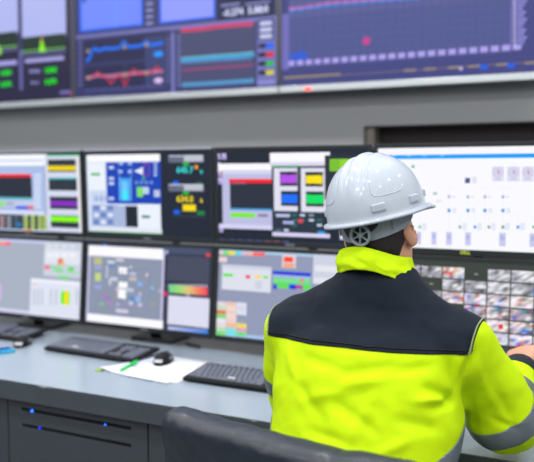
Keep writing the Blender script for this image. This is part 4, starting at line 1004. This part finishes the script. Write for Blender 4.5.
# reflective bands
def band(A, B, t0, t1, other, rmax=.12):
    A, B = Vector(A), Vector(B); d = (B-A).normalized(); L = (B-A).length
    p0, p1 = A+(B-A)*t0, A+(B-A)*t1
    def test(c, e):
        q = (c-A).dot(d)/L
        if not (t0-e/L < q < t1+e/L): return False
        return (c-A-(c-A).dot(d)*d).length < rmax and other(c, e)
    return panel('reflective_band', M['reflective'], [(p0, -d), (p1, d)], test, .0026)
band(RS, RE, .80, 1.0, lambda c, e: c.x > -.392 and c.y < 1.905, .105)
band(RE, RW, .22, .44, lambda c, e: c.x > -.46)
band(LS, LE, .62, .86, lambda c, e: c.x < -.795)
band(LE, LW, .25, .45, lambda c, e: c.x < -.6)
def off_arm(c):
    A, B = Vector(RS), Vector(RE); t = min(max((c-A).dot(B-A)/(B-A).length_squared, 0), 1)
    return (c-A-(B-A)*t).length > .096
bn = Vector((0, -.42, 1)).normalized(); b0, b1 = Vector((0, 1.66, .805)), Vector((0, 1.66, .862))
panel('reflective_band', M['reflective'], [(b1, bn), (b0, -bn)], lambda c, e: (c-b1).dot(bn) < e and (c-b0).dot(bn) > -e and -.812 < c.x < -.34 and c.y < 1.742 and off_arm(c), .0026)
# cuffs
for P3 in ((RS, RE, RW), (LS, LE, LW)):
    B, C_ = Vector(P3[1]), Vector(P3[2]); d = (C_-B).normalized(); q = d.to_track_quat('Z', 'Y').to_matrix()
    MB().lathe([(.030, .030), (.0405, .030), (.045, .022), (.047, .008), (.047, -.010), (.044, -.020)], B+(C_-B)*.93, 28, rot=q).build('cuff', M['cuff'], jacket)
# collar
ring = []; nseg = 64; vs = []; fs = []; rowsn = 10
cb = Vector((-.592, 1.746, 1.147)); ctp = Vector((-.602, 1.760, 1.218))
for j in range(rowsn+1):
    v = j/rowsn
    for k in range(nseg):
        an = 2*PI*k/nseg; ca, sa = math.cos(an), math.sin(an)
        back = max(0, -sa)
        a = .096-.012*v; b = .088-.012*v
        c = cb.lerp(ctp, v)
        z = c.z+(.040*(1-v)+.017*v)*back-.012*max(0, ca)*(1-v)-(.026*max(0, sa))*(1-v*.2)-.010*max(0, ca)*v
        fold = .0035*math.sin(an*5+2*v+1)*v+.007*noise.noise((ca*2.4, sa*2.4, v*2.5))+.006*noise.noise((ca*6+v*4, sa*6, v*4))
        bul = .007*math.sin(PI*v)
        vs.append((c.x+(a+fold+bul)*ca, c.y+(b+fold+bul)*sa, z+.003*math.sin(3*an+.6)*v))
for j in range(rowsn):
    for k in range(nseg): k2 = (k+1) % nseg; fs.append((j*nseg+k, j*nseg+k2, (j+1)*nseg+k2, (j+1)*nseg+k))
# folded inside
o = MB().add(vs, fs, True).build('collar', M['hivis'], jacket); md = o.modifiers.new('s', 'SUBSURF'); md.levels = md.render_levels = 1
md = o.modifiers.new('t', 'SOLIDIFY'); md.thickness = .006; md.offset = -1
o['label'] = 'upright fluorescent yellow collar'
# trousers and boots
T = Field((-.9, 1.3, .04), (-.3, 2.25, .68), .009)
T.loft([(.50, CXJ, 1.54, .19, .14), (.58, CXJ, 1.545, .18, .13), (.64, CXJ, 1.55, .17, .12)], k=0)
for s in (-1, 1):
    T.cap((CXJ+s*.09, 1.55, .565), (CXJ+s*.12, 1.98, .545), .085, .068, k=.03); T.cap((CXJ+s*.12, 1.98, .545), (CXJ+s*.13, 1.97, .12), .066, .052, k=.02)
link('trousers', T.mesh('trousers', 2), M['trousers'], person)
for s in (-1, 1):
    B_ = Field((CXJ+s*.13-.08, 1.86, -.01), (CXJ+s*.13+.08, 2.24, .2), .006)
    x = CXJ+s*.13; B_.cap((x, 1.965, .15), (x, 1.96, .06), .05, .048, k=0); B_.cap((x, 1.95, .05), (x, 2.12, .042), .045, .040, k=.02)
    B_.apply(lambda x, y, z: z-.002+0*x+0*y, (-2, 1.8, -.1), (2, 2.4, 0), 0, 'sub')
    link('boot', B_.mesh('boot', 1), M['shoe'], person)
# hair
hf = Field(tuple(H-Vector((.16, .17, .17))), tuple(H+Vector((.16, .17, .19))), .0035)
hf.ell(hp(0, -.016, .034), (.080, .096, .096), hr, k=0); hf.ell(hp(0, -.046, -.036), (.060, .052, .058), hr, k=.03)
for s in (-1, 1):
    hf.cap(hp(s*.062, .01, .03), hp(s*.068, .018, -.008), .014, .008, k=.01)
    hf.ell(hp(s*.092, .012, -.022), (.028, .028, .046), hr, k=.008, mode='sub')
hf.rbox(hp(0, .095, -.03), (.10, .062, .075), .02, rot=hr, k=.012, mode='sub')
hf.rbox(hp(0, -.02, -.155), (.15, .15, .07), .01, rot=hr, k=.01, mode='sub')
hair = link('hair', hf.mesh('hair', 1), M['hair'], person); hair['label'] = 'short dark hair'

# ------------------------------------------------------------------ hard hat (worn)
HH = Matrix.Translation(Vector(hp(.0, .0, .051))) @ HR.to_4x4() @ Matrix.Rotation(R(-3), 4, 'Y') @ Matrix.Rotation(R(4), 4, 'X')
hat = empty('hard_hat'); hat.parent = person; hat.matrix_world = HH
hat['label'] = 'glossy white hard hat with grey ratchet strap'
A_, B_f, B_b, HT = .116, .142, .138, .141
def shell_pt(an, v, inner=0):
    """an: direction, 0 right, 90 deg front; v 0 crown to 1 rim"""
    ca, sa = math.cos(an), math.sin(an)
    ph = v*PI/2
    rr = math.sin(ph)**.93; zz = math.cos(ph)**.92
    a = A_-inner; b = (B_f if sa > 0 else B_b)-inner
    x, y, z = a*rr*ca, b*rr*sa-.004, (HT-inner)*zz
    # three ridges from brow to nape, the middle one tallest
    rid = 0
    for c, w, hgt in ((0, .009, .006), (-.030, .006, .0035), (.030, .006, .0035)):
        rid = max(rid, hgt*math.exp(-((x-c)/w)**4))
    fade = max(0, 1-(v/.86)**5)
    if not inner: z += rid*fade; 
    x *= 1+.0*rid
    return x, y, z
na, nv = 192, 44
vs = []; fs = []
vs.append(shell_pt(0, 0))
for j in range(1, nv+1):
    for k in range(na): vs.append(shell_pt(2*PI*k/na, j/nv))
base = 1+(nv-1)*na
# rim and peak
def rim(k, t):
    an = 2*PI*k/na; x, y, z = vs[base+k]; ca, sa = math.cos(an), math.sin(an)
    pk = max(0, sa)**1.6
    out = .011+.034*pk
    n = Vector((ca/A_, sa/B_f)).normalized()
    return (x+n.x*out*t, y+n.y*out*t, z-.004*t-.022*pk*t*t+.0035*abs(ca)*0-.0015)
ext = []
for t in (.12, .5, 1.0):
    for k in range(na): ext.append(rim(k, t))
for k in range(na):
    x, y, z = rim(k, 1.0); ext.append((x, y, z-.006))
for k in range(na):
    x, y, z = rim(k, .88); ext.append((x, y, z-.006))
for k in range(na):
    x, y, z = rim(k, .86); ext.append((x, y, z-.0025))
vs += ext
inn0 = len(vs)
for j in range(nv, 0, -1):
    for k in range(na): x, y, z = shell_pt(2*PI*k/na, j/nv, .0035); vs.append((x, y, z-.004 if j == nv else z))
vs.append(shell_pt(0, 0, .0035)); last = len(vs)-1
for k in range(na): fs.append((0, 1+k, 1+(k+1) % na))
R_ = (last-1)//na
for j in range(R_-1):
    for k in range(na): k2 = (k+1) % na; a = 1+j*na; fs.append((a+k, a+na+k, a+na+k2, a+k2))
for k in range(na): fs.append((last, 1+(R_-1)*na+(k+1) % na, 1+(R_-1)*na+k))
sh = MB().add(vs, fs, True).build('shell', M['hat'], hat)
# accessory lugs by the rim
for an, w in ((R(-60), .034), (R(-14), .034), (R(36), .034), (R(194), .034), (R(144), .034)):
    x, y, z = shell_pt(an, .90); n = Vector((math.cos(an)/A_, math.sin(an)/B_f, 0)).normalized(); tg = Vector((-n.y, n.x, 0))
    q = Matrix((tg, n, Vector((0, 0, 1)))).transposed()
    m = MB(); m.box(Vector((x, y, z-.004)), (w, .012, .018), rot=q, bev=.003); m.build('accessory_slot', M['hat'], hat)
# seam line framing the rear panel, raised
def on_shell(an, v, e=.0): x, y, z = shell_pt(an, v); n = Vector((x/A_**2, y/B_b**2, z/HT**2)).normalized(); return Vector((x, y, z))+n*e
def smooth_path(pts, n=8):
    P_ = [Vector((p[0], p[1], 0)) for p in pts]; out = []
    for i in range(len(P_)-1):
        p0 = P_[max(i-1, 0)]; p1 = P_[i]; p2 = P_[i+1]; p3 = P_[min(i+2, len(P_)-1)]
        for k in range(n): t = k/n; q = .5*((2*p1)+(p2-p0)*t+(2*p0-5*p1+4*p2-p3)*t*t+(3*p1-p0-3*p2+p3)*t**3); out.append((q.x, q.y))
    out.append((P_[-1].x, P_[-1].y)); return out
for s in (1, -1):
    path = smooth_path([(R(-90+s*28), .30), (R(-90+s*26), .55), (R(-90+s*25), .74), (R(-90+s*30), .80), (R(-90+s*44), .81), (R(-90+s*62), .80)])
    MB().tube([on_shell(a, v, .0) for a, v in path], .0013, 6).build('moulded_line', M['hat'], hat)
# ratchet strap round the nape with its knob
def strap_pt(an, z, r=0): return Vector(((.088+r)*math.cos(an), (.105+r)*math.sin(an)-.006, z-.008))
vs = []; fs = []; n = 40; a0, a1 = R(188), R(372)
for i in range(n+1):
    an = a0+(a1-a0)*i/n; f = abs((an-R(270))/R(90)); zt = -.002+.022*f**2; zb = -.046+.018*f**1.6
    if f > .8: zb = zb+(f-.8)*.05
    for z, r in ((zt, 0), (zb, .0), (zb, -.003), (zt, -.003)): vs.append(tuple(strap_pt(an, z, r)))
for i in range(n):
    for k in range(4): k2 = (k+1) % 4; fs.append((i*4+k, i*4+k2, (i+1)*4+k2, (i+1)*4+k))
fs += [(0, 1, 2, 3), (n*4+3, n*4+2, n*4+1, n*4)]
st = MB().add(vs, fs, False).build('ratchet_strap', M['strap'], hat); st['label'] = 'grey ratchet strap'
for an in (R(205), R(318)):
    p = strap_pt(an, -.010, .002); q = Matrix.Rotation(an+PI/2, 3, 'Z')
    MB().box(p, (.006, .005, .040), rot=q, bev=.0012).build('strap_ridge', M['strap'], st)
kq = Matrix.Rotation(R(0), 3, 'Z') @ Matrix.Rotation(R(90), 3, 'X')
kc = strap_pt(R(270), -.027, .003)
kn = MB().lathe([(.0005, 0), (.0215, 0), (.0215, .003), (.0005, .003)], kc, 40, rot=kq).build('knob_base', M['knob_dark'], st)
m = MB(); m.lathe([(.0205, .002), (.0245, .002), (.0255, .005), (.0255, .011), (.0235, .013), (.0205, .012), (.0195, .003)], kc, 48, rot=kq)
m.lathe([(.0005, .012), (.006, .012), (.0072, .010), (.0072, .002)], kc, 24, rot=kq)
for k in range(6):
    a = PI*k/3+.3; c = kc+kq @ Vector((.0135*math.cos(a), .0135*math.sin(a), .007)); m.box(c, (.016, .0032, .007), rot=kq @ Matrix.Rotation(a, 3, 'Z'), bev=.0006)
for k in range(30):
    a = 2*PI*k/30; m.box(kc+kq @ Vector((.0256*math.cos(a), .0256*math.sin(a), .0075)), (.0014, .002, .006), rot=kq @ Matrix.Rotation(a, 3, 'Z'))
m.build('ratchet_knob', M['strap'], st)['label'] = 'six-spoked ratchet knob'

# ------------------------------------------------------------------ light of the room around
w = bpy.data.worlds.new('world'); S.world = w; w.use_nodes = True
w.node_tree.nodes['Background'].inputs[0].default_value = (.8, .85, .95, 1); w.node_tree.nodes['Background'].inputs[1].default_value = .3
